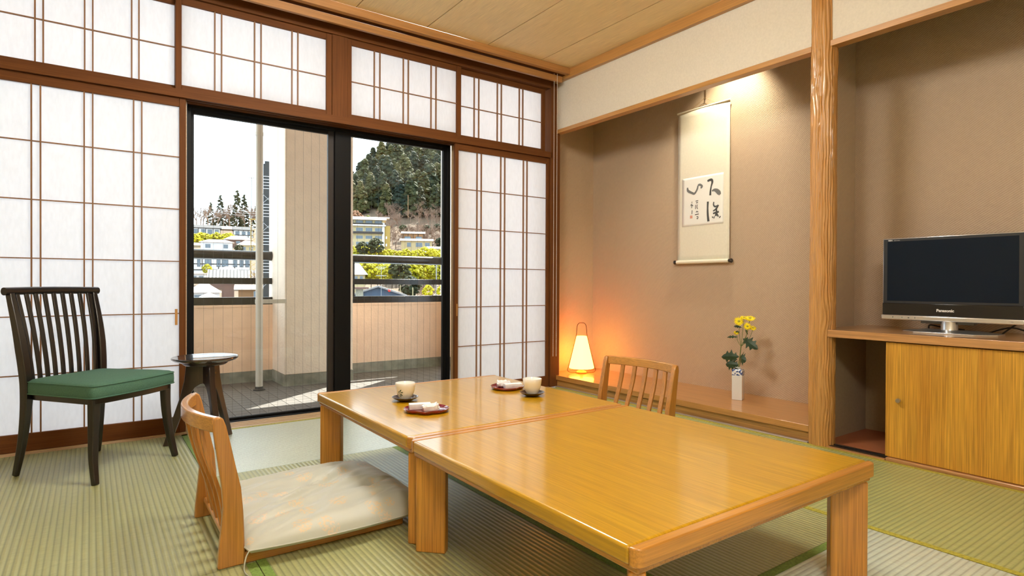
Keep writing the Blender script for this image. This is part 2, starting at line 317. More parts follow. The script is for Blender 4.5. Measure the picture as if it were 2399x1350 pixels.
# ------------------------------------------------------------------ mesh builder
class MB:
    def __init__(s): s.v = []; s.f = []
    def add(s, vs, fs):
        o = len(s.v); s.v += [tuple(p) for p in vs]; s.f += [tuple(i+o for i in f) for f in fs]; return s
    def box(s, x0, x1, y0, y1, z0, z1):
        return s.add([(x0,y0,z0),(x1,y0,z0),(x1,y1,z0),(x0,y1,z0),(x0,y0,z1),(x1,y0,z1),(x1,y1,z1),(x0,y1,z1)],
                     [(0,3,2,1),(4,5,6,7),(0,1,5,4),(1,2,6,5),(2,3,7,6),(3,0,4,7)])
    def prism(s, poly, axis, a, b):
        """poly: 2-D outline (counter-clockwise) in the two other axes, extruded along axis"""
        n = len(poly); vs = []
        for t in (a, b):
            for (p, q) in poly:
                vs.append({'X': (t, p, q), 'Y': (p, t, q), 'Z': (p, q, t)}[axis])
        fs = [tuple(range(n))[::-1], tuple(range(n, 2*n))] + [(i, (i+1) % n, n+(i+1) % n, n+i) for i in range(n)]
        return s.add(vs, fs)
    def tube(s, path, rad, n=8, cap=True, flat=1.0):
        path = [Vector(p) for p in path]; k = len(path)
        rad = [rad]*k if not hasattr(rad, '__len__') else rad
        t0 = (path[1]-path[0]).normalized(); up = Vector((0, 0, 1)) if abs(t0.z) < 0.9 else Vector((1, 0, 0))
        nx = (up - t0*up.dot(t0)).normalized(); vs = []
        for i, p in enumerate(path):
            t = ((path[min(i+1, k-1)]-path[max(i-1, 0)])).normalized()
            nx = (nx - t*nx.dot(t)).normalized(); ny = t.cross(nx)
            for j in range(n):
                a = 2*PI*j/n; vs.append(p + nx*(rad[i]*math.cos(a)) + ny*(rad[i]*flat*math.sin(a)))
        fs = []
        for i in range(k-1):
            for j in range(n):
                fs.append((i*n+j, i*n+(j+1) % n, (i+1)*n+(j+1) % n, (i+1)*n+j))
        if cap: fs += [tuple(range(n))[::-1], tuple(range((k-1)*n, k*n))]
        return s.add(vs, fs)
    def ribbon(s, path, w, t, side):
        """rectangular bar swept along path: half-width w along vector side, half-thickness t normal to it (w,t may be lists)"""
        path = [Vector(p) for p in path]; k = len(path); sd = Vector(side).normalized()
        w = [w]*k if not hasattr(w, '__len__') else w; t = [t]*k if not hasattr(t, '__len__') else t; vs = []
        for i, p in enumerate(path):
            d = (path[min(i+1, k-1)]-path[max(i-1, 0)]).normalized(); s2 = (sd - d*sd.dot(d)).normalized(); n = d.cross(s2)
            vs += [p+s2*w[i]+n*t[i], p-s2*w[i]+n*t[i], p-s2*w[i]-n*t[i], p+s2*w[i]-n*t[i]]
        fs = [(3, 2, 1, 0), ((k-1)*4, (k-1)*4+1, (k-1)*4+2, (k-1)*4+3)]
        for i in range(k-1):
            for j in range(4): fs.append((i*4+j, i*4+(j+1) % 4, (i+1)*4+(j+1) % 4, (i+1)*4+j))
        return s.add(vs, fs)
    def lathe(s, prof, n=32, c=(0, 0, 0), sx=1.0):
        vs = []; k = len(prof)
        for (r, z) in prof:
            for j in range(n):
                a = 2*PI*j/n; vs.append((c[0]+r*sx*math.cos(a), c[1]+r*math.sin(a), c[2]+z))
        fs = []
        for i in range(k-1):
            for j in range(n): fs.append((i*n+j, i*n+(j+1) % n, (i+1)*n+(j+1) % n, (i+1)*n+j))
        if prof[0][0] > 1e-6: fs.append(tuple(range(n))[::-1])
        if prof[-1][0] > 1e-6: fs.append(tuple(range((k-1)*n, k*n)))
        return s.add(vs, fs)
    def grid(s, fn, nu, nv, wrap=False):
        vs = [fn(i/(nu if wrap else nu-1), j/(nv-1)) for j in range(nv) for i in range(nu)]; fs = []
        for j in range(nv-1):
            for i in range(nu if wrap else nu-1):
                a = j*nu+i; b = j*nu+(i+1) % nu; fs.append((a, b, b+nu, a+nu))
        return s.add(vs, fs)
    def mesh(s, name, mat, smooth=None):
        me = bpy.data.meshes.new(name); me.from_pydata(s.v, [], s.f); me.validate()
        bm = bmesh.new(); bm.from_mesh(me); bmesh.ops.remove_doubles(bm, verts=bm.verts, dist=1e-6)
        bmesh.ops.recalc_face_normals(bm, faces=bm.faces); bm.to_mesh(me); bm.free()
        if mat: me.materials.append(MATS[mat])
        if smooth:
            me.shade_smooth(); me.set_sharp_from_angle(angle=math.radians(smooth))
        return me
    def build(s, name, mat, parent=None, bevel=0, seg=2, smooth=None, loc=None, rotz=0, sub=0):
        o = bpy.data.objects.new(name, s.mesh(name, mat, smooth if smooth else (35 if bevel else None))); COL.objects.link(o)
        if parent: o.parent = parent
        if loc: o.location = loc
        o.rotation_euler.z = rotz
        if bevel:
            md = o.modifiers.new('bevel', 'BEVEL'); md.width = bevel; md.segments = seg; md.limit_method = 'ANGLE'; md.angle_limit = math.radians(40)
        if sub:
            md = o.modifiers.new('sub', 'SUBSURF'); md.levels = sub; md.render_levels = sub
        return o
def obj(name, me, parent=None, loc=None, rotz=0):
    o = bpy.data.objects.new(name, me); COL.objects.link(o)
    if parent: o.parent = parent
    if loc: o.location = loc
    o.rotation_euler.z = rotz
    return o
def thing(name, label, cat, loc=(0, 0, 0), rotz=0, group=None):
    o = bpy.data.objects.new(name, None); COL.objects.link(o); o.empty_display_size = 0.1
    o.location = loc; o.rotation_euler.z = rotz; o['label'] = label; o['category'] = cat
    if group: o['group'] = group
    return o
def tag(o, label, cat, group=None):
    o['label'] = label; o['category'] = cat
    if group: o['group'] = group
    return o
def struct(o, label=None):
    o['kind'] = 'structure'
    if label: o['label'] = label
    return o
def sempty(name, label=None):
    o = bpy.data.objects.new(name, None); COL.objects.link(o); o['kind'] = 'structure'
    if label: o['label'] = label
    return o
def copy_tree(src, loc=None, rotz=None, scale=None, parent=None):
    c = src.copy(); COL.objects.link(c); c.parent = parent
    if loc is not None: c.location = loc
    if rotz is not None: c.rotation_euler.z = rotz
    if scale is not None: c.scale = scale
    for ch in list(src.children): copy_tree(ch, parent=c)
    return c
def B(x0, x1, y0, y1, z0, z1): return MB().box(x0, x1, y0, y1, z0, z1)
def bez(p, n=12):
    """Catmull-Rom through points"""
    p = [Vector(q) for q in p]; out = []
    for i in range(len(p)-1):
        a, b, c, d = p[max(i-1, 0)], p[i], p[i+1], p[min(i+2, len(p)-1)]
        for k in range(n):
            t = k/n
            out.append(0.5*((2*b)+(c-a)*t+(2*a-5*b+4*c-d)*t*t+(3*b-3*c+d-a)*t**3))
    out.append(p[-1]); return out

# ================================================================== THE ROOM
XL, YB, XT, XB, YW, CZ = -1.75, -1.35, 2.985, 3.524, 3.60, 2.44     # left wall, rear wall, alcove front plane, alcove back, window wall, ceiling

# ---- floor with tatami mats
floor = struct(B(XL-.1, XB+.1, YB-.1, 3.56, -0.12, -0.03).build('floor', 'grout'), 'floor laid with green tatami mats')
def mat_tatami(x0, x1, y0, y1, m, edges=()):
    g = 0.0012
    t = B(x0+g, x1-g, y0+g, y1-g, -0.03, 0.0).build('tatami_mat', m, floor)
    for (side, em) in edges:
        w = 0.027
        e = {'x0': (x0+g, x0+w, y0+g, y1-g), 'x1': (x1-w, x1-g, y0+g, y1-g), 'y0': (x0+g, x1-g, y0+g, y0+w), 'y1': (x0+g, x1-g, y1-w, y1-g)}[side]
        B(e[0], e[1], e[2], e[3], -0.001, 0.0012).build('cloth_edging', em, t)
G, GY = 'tatami_edge', 'tatami_edge_gold'
xa, xb, xc, xd = 0.387, 1.232, 2.088, 2.963
mat_tatami(XL, xa, 1.805, 3.545, 'tatami_y')
mat_tatami(XL, -0.47, YB, 1.805, 'tatami_y')
mat_tatami(-0.47, xa, YB, 1.805, 'tatami_y', [('x1', G)])
mat_tatami(xa, 2.088, 2.70, 3.545, 'tatami_x_sheen', [('x0', G), ('y1', GY)])
mat_tatami(xa, xb, 0.93, 2.70, 'tatami_y', [('x0', G), ('x1', G)])
mat_tatami(xb, xc, 0.93, 2.70, 'tatami_y', [('x0', G)])
mat_tatami(xa, xc, 0.05, 0.93, 'tatami_x_sheen', [('y1', G), ('y0', G)])
mat_tatami(xa, xc, YB, 0.05, 'tatami_x_sheen', [('y1', G)])
mat_tatami(xc, xd, 1.80, 3.545, 'tatami_new', [('x0', GY), ('x1', GY)])
mat_tatami(xc, xd, 0.0, 1.80, 'tatami_new', [('x0', GY), ('x1', GY)])
mat_tatami(xc, xd, YB, 0.0, 'tatami_new', [('x0', GY), ('x1', GY)])

# ---- ceiling boards
ceiling = struct(B(XL-.1, XB+.1, YB-.1, 3.72, CZ+.012, CZ+.1).build('ceiling', 'frame_wood_x'), 'ceiling of pale wooden boards')
xs = [XL] + [1.283+0.466*k for k in range(-6, 4)] + [XT]
xs = sorted(x for x in xs if XL <= x <= XT)
for a, b_ in zip(xs[:-1], xs[1:]):
    if b_-a > 0.05:
        B(a+.0035, b_-.0035, YB, 3.46, CZ, CZ+.012).build('ceiling_board', 'ceiling_wood', ceiling)

# ---- hidden walls of the room
struct(B(XL-.1, XL, YB-.1, 3.7, -.03, CZ).build('wall_left', 'room_plaster'), 'plain plaster wall')
struct(B(XL-.1, XB+.1, YB-.1, YB, -.03, CZ).build('wall_rear', 'room_plaster'), 'plain plaster wall')
struct(B(XL, -0.50, YW, 3.70, -.03, CZ).build('wall_window', 'room_plaster'), 'plaster wall beside the paper screens')

# ---- window-wall timbers
kam = [(3.585, 1.788), (3.605, 1.788), (3.605, 1.80), (3.623, 1.80), (3.623, 1.788), (3.640, 1.788), (3.640, 1.80), (3.658, 1.80), (3.658, 1.788),
       (3.70, 1.788), (3.70, 1.831), (3.585, 1.831)]
struct(MB().prism(kam, 'X', -0.5, 2.93).build('trim_1', 'frame_wood_x'), 'grooved wooden lintel above the sliding screens')
struct(B(-0.5, 2.93, 3.588, 3.70, 2.328, 2.405).build('trim_2', 'frame_wood_x', bevel=.002), 'upper wooden rail above the transom screens')
struct(B(1.205, 1.302, 3.598, 3.68, 1.831, 2.328).build('trim_3', 'frame_wood', bevel=.002), 'short wooden post between the transom screens')
struct(B(2.921, 3.012, 3.585, 3.75, 0.0, 2.44).build('trim_4', 'frame_wood', bevel=.002), 'corner post between paper screens and alcove')
struct(B(XL, 2.962, 3.405, 3.440, 2.392, 2.44).build('trim_5', 'trim_wood_x', bevel=.002), 'ceiling moulding along the window wall')
struct(B(XL, 2.935, 3.470, 3.492, 2.343, 2.388).build('trim_6', 'trim_wood_x', bevel=.002), 'lower moulding that hides the blind box')
struct(B(XL, 2.985, 3.440, 3.60, 2.400, 2.44).build('trim_7', 'frame_wood_x'), 'dark soffit of the blind box')
struct(B(XT-.030, XT, YB, 3.585, 2.372, 2.44).build('trim_8', 'trim_wood_y', bevel=.002), 'ceiling moulding above the alcove wall')
sill = [(3.545, -.03), (3.70, -.03), (3.70, 0.0), (3.672, 0.0), (3.672, -.008), (3.652, -.008), (3.652, 0.0), (3.632, 0.0), (3.632, -.008), (3.612, -.008), (3.612, 0.0), (3.545, 0.0)]
sl = MB().prism([(3.547, -.03), (3.698, -.03)] + [(3.698, .001), (3.672, .001), (3.672, -.008), (3.654, -.008), (3.654, .001), (3.634, .001), (3.634, -.008), (3.616, -.008), (3.616, .001), (3.598, .001), (3.598, -.008), (3.580, -.008), (3.580, .001), (3.547, .001)], 'X', -0.5, 2.93)
struct(sl.build('trim_9', 'sill_wood'), 'pale grooved sill of the sliding screens')
struct(B(2.098, 2.125, 3.645, 3.70, 0.0, 1.788).build('trim_10', 'sill_wood', bevel=.001), 'pale jamb beside the glass door')
struct(B(0.395, 0.425, 3.645, 3.70, 0.0, 1.788).build('trim_11', 'sill_wood', bevel=.001), 'pale jamb beside the glass door')

# ---- shoji screens and transom screens
def screen(name, label, x0, x1, z0, z1, y, sl_, sr_, rb, rt, vx, hz, cat='paper screen', group=None):
    t = thing(name, label, cat, ((x0+x1)/2, y, z0), 0, group); cx = (x0+x1)/2; h = z1-z0; D = 0.028
    X = lambda x: x-cx
    B(X(x0), X(x0+sl_), 0, D, 0, h).build('stile', 'frame_wood', t, bevel=.0015)
    B(X(x1-sr_), X(x1), 0, D, 0, h).build('stile', 'frame_wood', t, bevel=.0015)
    B(X(x0+sl_), X(x1-sr_), .002, D, 0, rb).build('rail', 'frame_wood_x', t, bevel=.0015)
    B(X(x0+sl_), X(x1-sr_), .002, D, h-rt, h).build('rail', 'frame_wood_x', t, bevel=.0015)
    for v in vx: B(X(v)-.0032, X(v)+.0032, .004, .0165, rb, h-rt).build('muntin_bar', 'muntin_wood', t)
    for z in hz: B(X(x0+sl_), X(x1-sr_), .0065, .0165, z-z0-.0026, z-z0+.0026).build('muntin_bar', 'muntin_wood', t)
    B(X(x0+sl_)-.005, X(x1-sr_)+.005, .0168, .0176, rb-.005, h-rt+.005).build('paper', 'shoji_paper', t)
    return t
rows = [.36, .638, .916, 1.195, 1.473]
s1 = screen('shoji_screen', 'sliding white paper screen behind the dark green-seated chair', -.455, .416, 0.002, 1.787, 3.602, .03, .03, .083, .045,
       [-.229, -.195, -.026, .0085, .180, .2155], rows)
B(.007, .019, -.0008, .004, .575, .66).build('finger_pull', 'trim_wood_z', s1, loc=(.3975-.02, -.0004, 0))
s2 = screen('shoji_screen', 'narrow-looking white paper screen between glass door and alcove lamp', 2.075, 2.919, 0.002, 1.787, 3.602, .026, .024, .083, .045,
       [2.259, 2.295, 2.465, 2.501, 2.673, 2.707], rows)
B(-.41, -.402, -.0008, .004, .575, .66).build('finger_pull', 'trim_wood_z', s2)
tr = [2.066]
screen('transom_screen', 'white paper transom panel above the screen behind the dark chair', -.47, .385, 1.832, 2.327, 3.633, .02, .018, .027, .036, [-.217, -.186, -.024, .009, .173, .205], tr, 'transom screen')
screen('transom_screen', 'white paper transom panel left of the short wall post, over the glass door', .367, 1.204, 1.832, 2.327, 3.602, .029, .033, .027, .036, [.557, .591, .762, .797, .969, 1.003], tr, 'transom screen')
screen('transom_screen', 'white paper transom panel right of the short wall post', 1.303, 2.12, 1.832, 2.327, 3.602, .026, .034, .027, .036, [1.481, 1.519, 1.683, 1.719, 1.888, 1.926], tr, 'transom screen')
screen('transom_screen', 'white paper transom panel next to the alcove corner post', 2.10, 2.90, 1.832, 2.327, 3.633, .02, .031, .027, .036, [2.252, 2.291, 2.453, 2.489, 2.654, 2.687], tr, 'transom screen')

# ---- aluminium sliding glass door
win = sempty('window_1', 'black aluminium sliding glass door to the balcony')
B(.433, 2.095, 3.705, 3.775, 1.772, 1.835).build('frame_head', 'black_aluminium', win, bevel=.002)
B(.433, 2.095, 3.705, 3.775, -.10, .004).build('frame_sill', 'black_aluminium', win, bevel=.002)
B(.433, .455, 3.705, 3.775, .004, 1.772).build('frame_jamb', 'black_aluminium', win, bevel=.002)
B(2.066, 2.095, 3.705, 3.775, .004, 1.772).build('frame_jamb', 'black_aluminium', win, bevel=.002)
def sash(x0, x1, y, lw, rw, m1, m2):
    z0, z1 = .006, 1.770
    s = B(x0, x0+lw, y, y+.026, z0, z1).build('sash', m1, win, bevel=.002)
    B(x1-rw, x1, y, y+.026, z0, z1).build('stile', m2, s, bevel=.002)
    B(x0+lw, x1-rw, y, y+.026, z1-.02, z1).build('top_rail', m1, s, bevel=.002)
    B(x0+lw, x1-rw, y, y+.026, z0, z0+.012).build('bottom_rail', m1, s, bevel=.002)
    B(x0+lw, x1-rw, y+.011, y+.0135, z0+.012, z1-.02).build('pane', 'window_glass', s)
    n = int((x1-rw-x0-lw)/.0505)
    for k in range(1, n+1):
        x = x0+lw+k*(x1-rw-x0-lw)/(n+1)
        B(x-.0004, x+.0004, y+.0118, y+.0127, z0+.012, z1-.02).build('glass_wire', 'wire_steel', s)
sash(.452, 1.268, 3.742, .02, .040, 'black_aluminium', 'dark_bronze')
sash(1.262, 2.069, 3.711, .104, .030, 'black_aluminium', 'black_aluminium')

# ---- alcove wall (right): upper plaster, lintel, back, sides
struct(B(XT, XT+.045, YB, 3.585, 2.012, 2.44).build('wall_right', 'upper_plaster'), 'cream plaster wall above the alcoves')
struct(B(XT-.010, XT+.047, YB, 1.478, 1.983, 2.012).build('trim_12', 'trim_wood_y', bevel=.0015), 'wooden lintel over the television alcove')
struct(B(XT-.010, XT+.047, 1.572, 3.585, 1.983, 2.012).build('trim_13', 'trim_wood_y', bevel=.0015), 'wooden lintel over the scroll alcove')
struct(B(XB, XB+.08, YB, 3.80, -.03, CZ).build('wall_alcove', 'alcove_cloth'), 'woven beige cloth wall of the alcoves')
struct(B(3.012, XB, 3.75, 3.80, -.03, CZ).build('wall_alcove_end', 'alcove_cloth_side'), 'woven cloth end wall of the alcove by the lamp')
struct(B(3.13, XB, 1.607, 1.645, -.03, CZ).build('wall_partition', 'alcove_cloth_side'), 'partition wall between the two alcoves')

# log pillar with carved grooves
def log_pillar():
    nz_, nt_ = 220, 120; H = CZ; vs_ = MB()
    def fn(u, v):
        a = 2*PI*u; z = v*H
        r = .0585 + .0030*mnoise.noise(Vector((math.cos(a)*1.2, math.sin(a)*1.2, z*1.3)))
        w = a + .16*mnoise.noise(Vector((math.cos(a)*1.5, math.sin(a)*1.5, z*7)))
        g = math.sin(w*26 + 2.6*mnoise.noise(Vector((math.cos(a)*2, math.sin(a)*2, z*5+9))))
        amp = .0022 + .0016*mnoise.noise(Vector((math.cos(a)*4, math.sin(a)*4, z*11+3)))
        r += amp*g + .0010*mnoise.noise(Vector((math.cos(a)*14, math.sin(a)*14, z*9)))
        return (r*math.cos(a), r*math.sin(a), z)
    vs_.grid(fn, nt_, nz_, wrap=True)
    return vs_.build('log_pillar', 'pillar_wood', smooth=60, loc=(3.012, 1.525, 0))
tag(log_pillar(), 'round carved log pillar with wavy grooves between the alcoves', 'pillar')

# alcove platform
plat = thing('alcove_platform', 'polished wooden platform step along the foot of the alcove', 'platform', (3.25, 2.65, 0))
def PB(x0, x1, y0, y1, z0, z1): return B(x0-3.25, x1-3.25, y0-2.65, y1-2.65, z0, z1)
MB().prism([(XT-.004-3.25, 1.552-2.65), (3.13-3.25, 1.552-2.65), (3.13-3.25, 1.645-2.65), (XB-3.25, 1.645-2.65), (XB-3.25, 3.75-2.65), (XT-.004-3.25, 3.75-2.65)], 'Z', .052, .087).build('top_board', 'platform_wood', plat, bevel=.002)
PB(XT+.008, XT+.03, 1.56, 3.75, .0, .052).build('kick_board', 'kick_wood', plat)
PB(2.966, XT+.008, 1.575, 3.58, -.004, .0045).build('floor_strip', 'pale_metal', plat, bevel=.001)

# ---- television cabinet
cabt = thing('tv_cabinet', 'low built-in wooden cabinet with sliding door under the television', 'cabinet', (3.2, .9, 0))
def CB(x0, x1, y0, y1, z0, z1): return B(x0-3.2, x1-3.2, y0-.9, y1-.9, z0, z1)
sh = MB().prism([(2.972-3.2, -1.5), (XB-3.2-.001, -1.5), (XB-3.2-.001, 1.546-.9), (3.062-3.2, 1.546-.9), (3.062-3.2, 1.496-.9), (2.972-3.2, 1.496-.9)], 'Z', .546, .582)
sh.build('shelf_top', 'shelf_wood', cabt, bevel=.0015)
cd = CB(2.988, 3.006, .28, 1.222, .016, .541).build('sliding_door', 'cabinet_wood', cabt, bevel=.0015)
kn = MB().lathe([(0.0055, 0), (.0055, .010), (.0095, .012), (.0100, .022), (.0085, .0245), (0, .0245)], 20).build('knob', 'knob_metal', cd, smooth=40)
kn.rotation_euler = (0, -PI/2, 0); kn.location = (2.988-3.2, 1.163-.9, .281)
CB(3.012, 3.030, -.55, .42, .016, .541).build('sliding_door', 'cabinet_wood', cabt, bevel=.0015)
CB(3.03, 3.505, -.6, 1.540, -.004, .008).build('floor_board', 'cabinet_floor', cabt)
CB(3.500, 3.522, -.6, 1.546, .008, .546).build('back_panel', 'cabinet_lining', cabt)
CB(3.062, 3.500, 1.532, 1.547, .008, .546).build('side_panel', 'cabinet_lining', cabt)
CB(3.009, 3.030, -.6, 1.50, -.004, .012).build('door_track', 'lacquer_black', cabt)
CB(2.972, 3.009, -.6, 1.215, -.004, .014).build('sill_rail', 'shelf_wood', cabt, bevel=.004)
CB(2.985, 3.009, 1.215, 1.50, -.004, .009).build('track_edge', 'lacquer_black', cabt)
CB(2.966, 2.985, 1.215, 1.48, -.004, .005).build('sill_strip', 'shelf_wood', cabt)

# ================================================================== FURNITURE
TT = 0.332                                                          # table top height
def rounded(x0, x1, y0, y1, r, corners=(1, 1, 1, 1), n=5):
    """outline ccw from (x0,y0); corners order: x0y0, x1y0, x1y1, x0y1"""
    out = []
    for k, (cx, cy, a0) in enumerate(((x0, y0, PI), (x1, y0, 1.5*PI), (x1, y1, 0), (x0, y1, .5*PI))):
        if not corners[k]: out.append((cx, cy)); continue
        ox = cx+r if cx == x0 else cx-r; oy = cy+r if cy == y0 else cy-r
        out += [(ox+r*math.cos(a0+.5*PI*i/n), oy+r*math.sin(a0+.5*PI*i/n)) for i in range(n+1)]
    return out
def low_table(label, loc):
    t = thing('low_table', label, 'table', loc); a = .4575
    MB().prism(rounded(-a, a, -a+.024, a-.024, .02, (0, 0, 0, 0)), 'Z', TT-.036, TT).build('table_top', 'table_wood', t, bevel=.007, seg=3)
    MB().prism(rounded(-a, a, -a, -a+.0235, .02, (1, 1, 0, 0)), 'Z', TT-.036, TT).build('end_band', 'table_edge_wood_x', t, bevel=.006, seg=3)
    MB().prism(rounded(-a, a, a-.0235, a, .02, (0, 0, 1, 1)), 'Z', TT-.036, TT).build('end_band', 'table_edge_wood_x', t, bevel=.006, seg=3)
    B(-a+.010, a-.010, -a+.010, a-.010, TT-.050, TT-.036).build('apron', 'table_edge_wood', t, bevel=.004)
    B(-a+.022, a-.022, -a+.022, a-.022, TT-.0535, TT-.050).build('underside', 'table_under', t)
    for sx in (-1, 1):
        for sy in (-1, 1):
            lg = B(-.046, .046, -.016, .016, 0, TT-.050).build('leg', 'table_leg_wood', t, bevel=.004)
            d = .018+.046*.7071
            lg.location = (sx*(a-d), sy*(a-d), 0); lg.rotation_euler.z = PI/4 if sx*sy > 0 else -PI/4
    return t
low_table('square low table in honey-coloured wood with an empty top', (1.240, 1.172, 0))
low_table('square low table in honey-coloured wood carrying the two teacups', (1.245, 2.092, 0))

# ---- legless floor chairs
def floor_chair(label, loc, rotz):
    t = thing('floor_chair', label, 'floor chair', loc, rotz); ox = -.28; W = .2235
    prof = [(0, 0), (.070, 0), (.070, .035), (.069, .095), (.066, .154), (.060, .22), (.046, .284), (.032, .352), (.021, .401), (.014, .420), (.004, .427), (-.008, .424), (-.013, .401),
            (-.006, .352), (.002, .292), (.010, .23), (.014, .17), (.009, .11), (.002, .04)]
    prof = [(p+ox, q) for p, q in prof]
    for s in (-1, 1):
        y = s*W
        MB().prism(prof, 'Y', y-.012, y+.012).build('side_frame', 'zaisu_wood', t, bevel=.004, smooth=35)
        B(ox+.070, ox+.56, y-.011, y+.011, 0, .034).build('runner', 'zaisu_wood_x', t, bevel=.004)
    def arc(y, b=.050): return -.002 - b*(1-(y/W)**2)
    path = [(ox+arc(W*(k/10-1)), W*(k/10-1), .405) for k in range(21)]
    MB().ribbon(path, .021, .0105, (0, 0, 1)).build('top_rail', 'zaisu_wood_y', t, bevel=.004, smooth=40)
    B(ox+.026, ox+.046, -W+.012, W-.012, .050, .068).build('cross_bar', 'zaisu_wood_y', t, bevel=.005)
    for k in range(5):
        y = W*(-.62+.31*k)
        p = bez([(ox+arc(y)+.002, y*1.0, .390), (ox+arc(y, .040)+.012, y*1.02, .30), (ox+.020-.012*(1-abs(k-2)/2), y*1.05, .18), (ox+.036, y*1.1, .062)], 6)
        MB().ribbon(p, .0115, .0055, (0, 1, 0)).build('back_slat', 'zaisu_wood', t, bevel=.002, smooth=40)
    B(ox+.060, ox+.55, -W+.012, W-.012, .022, .032).build('seat_board', 'zaisu_wood_x', t, bevel=.002)
    return t
floor_chair('legless wooden floor chair holding the pale brocade cushion', (.568, 2.045, 0), 0)
floor_chair('legless wooden floor chair with slatted back between tables and alcove', (1.945, 2.030, 0), PI)

# ---- seat cushion
FOLDS = [(.05, .06, .55, .12, .016), (.02, .02, .35, .15, -.014), (.10, -.02, .75, .10, .013), (-.06, -.04, .3, .12, .012), (-.12, .05, .1, .09, -.010), (.12, .12, .9, .09, .012), (-.02, .12, .25, .10, .010), (.16, -.10, 1.0, .08, -.010), (-.14, -.12, .1, .09, .010)]
def cushion():
    t = thing('floor_cushion', 'pale brocade floor cushion lying on the legless chair', 'cushion', (.640, 2.062, .034)); n = 96
    def top(u, v):
        a, b = 2*u-1, 2*v-1; e = max(abs(a), abs(b)); pin = 1-.05*(abs(a)*abs(b))**2
        x, y = a*.292*(1+.03*(1-b*b))*pin, b*.300*(1+.03*(1-a*a))*pin
        h = .014+.056*max(0.0, 1-abs(a)**5)**.55*max(0.0, 1-abs(b)**5)**.55
        w = mnoise.noise(Vector((x*7+y*4, y*16-x*5, 1.3))); w2 = mnoise.noise(Vector((x*4+3, y*24-x*9, 5.1)))
        k = max(0, 1-e**3)
        h += k*(.016*w + .011*(abs(w2)*-2+.6)) - .014*k*math.exp(-((x-.02)**2/.02+(y-.02)**2/.012))
        for fx, fy, fa, fl, fh in FOLDS:
            dx, dy = x-fx, y-fy; ca, sa = math.cos(fa), math.sin(fa); q1, q2 = dx*ca+dy*sa, -dx*sa+dy*ca
            h += k*fh*math.exp(-(q1/fl)**2-((q2-.9*q1*q1)/.016)**2)
        h += .006*(a)*k
        return (x, y, h)
    def bot(u, v):
        x, y, _ = top(u, v); return (x*.995, y*.995, .004 if 0 < u < 1 and 0 < v < 1 else .014)
    m = MB().grid(top, n, n); m.grid(bot, n, n)
    m.build('cover', 'cushion_brocade', t, smooth=60)
    rim = [top(k/40, 0) for k in range(41)] + [top(1, k/40) for k in range(1, 41)] + [top(1-k/40, 1) for k in range(1, 41)] + [top(0, 1-k/40) for k in range(1, 40)]
    rim.append(rim[0]); MB().tube(rim, .0022, 6, cap=False).build('piping', 'cushion_brocade', t, smooth=60)
    c0 = Vector(top(0, 0))
    MB().tube(bez([c0, c0+Vector((-.012, -.015, -.012)), c0+Vector((-.020, -.035, -.036)), c0+Vector((-.012, -.055, -.046))], 6), .0022, 6).build('corner_cord', 'cushion_cord', t, smooth=60)
cushion()

# ---- dark side chair with green seat
def side_chair():
    t = thing('side_chair', 'dark wooden chair with green fabric seat and slatted back', 'chair', (.030, 3.142, 0), math.radians(222)); t.scale = (.92, .92, 1)
    for s in (-1, 1):
        p = bez([(s*.222, .222, 0), (s*.212, .200, .10), (s*.200, .188, .22), (s*.196, .186, .335)], 6)
        k = len(p); MB().ribbon(p, [.0115+.007*i/(k-1) for i in range(k)], [.0115+.007*i/(k-1) for i in range(k)], (1, 0, 0)).build('front_leg', 'dark_wood', t, bevel=.004, smooth=40)
        p = bez([(s*.205, -.232, 0), (s*.192, -.206, .16), (s*.186, -.194, .33), (s*.192, -.198, .45), (s*.200, -.222, .60), (s*.205, -.262, .755)], 6)
        k = len(p); r = [.0115+.0085*min(1, i/(k*.4)) - (.006*max(0, i/(k-1)-.7)/.3) for i in range(k)]
        MB().ribbon(p, [q*.9 for q in r], r, (1, 0, 0)).build('rear_leg', 'dark_wood', t, bevel=.005, smooth=40)
    MB().tube([(-.232, -.262, .763), (-.12, -.270, .765), (0, -.273, .766), (.12, -.270, .765), (.232, -.262, .763)], .0165, 16).build('top_rail', 'dark_wood', t, smooth=40)
    for k in range(9):
        x = -.160+.040*k; bow = .016*(1-(x/.18)**2)
        p = bez([(x*.98, -.188-bow, .350), (x*1.01, -.196-bow, .45), (x*1.06, -.220-bow, .60), (x*1.1, -.262-bow*.4, .757)], 6)
        MB().ribbon(p, .0085, .006, (1, 0, 0)).build('back_slat', 'dark_wood', t, bevel=.002, smooth=40)
    def outline(g):
        return rounded_trap(-.196-g, .196+g, -.232-g, .232+g, -.196-g, .222+g, .035)
    MB().prism(outline(-.012), 'Z', .314, .338).build('seat_frame', 'dark_wood', t, bevel=.003)
    m = MB(); ring = outline(0); n = len(ring); cx, cy = 0, .012
    lay = [(.985, .338), (1.0, .343), (1.004, .362), (1.0, .382), (.985, .391), (.94, .397), (.8, .403), (.5, .408), (.2, .410)]
    vs_ = [(cx+(x-cx)*s_, cy+(y-cy)*s_, z) for s_, z in lay for x, y in ring]
    fs = [tuple(range(n))[::-1]] + [(i*n+j, i*n+(j+1) % n, (i+1)*n+(j+1) % n, (i+1)*n+j) for i in range(len(lay)-1) for j in range(n)] + [tuple(range((len(lay)-1)*n, len(lay)*n))]
    m.add(vs_, fs); seat = m.build('seat', 'chair_fabric', t, smooth=50)
    for z, g in ((.341, .003), (.389, -.001)):
        rim = [(cx+(x-cx)*(1+g), cy+(y-cy)*(1+g), z) for x, y in ring]; rim.append(rim[0])
        MB().tube(rim, .0026, 6, cap=False).build('piping', 'chair_fabric', seat, smooth=60)
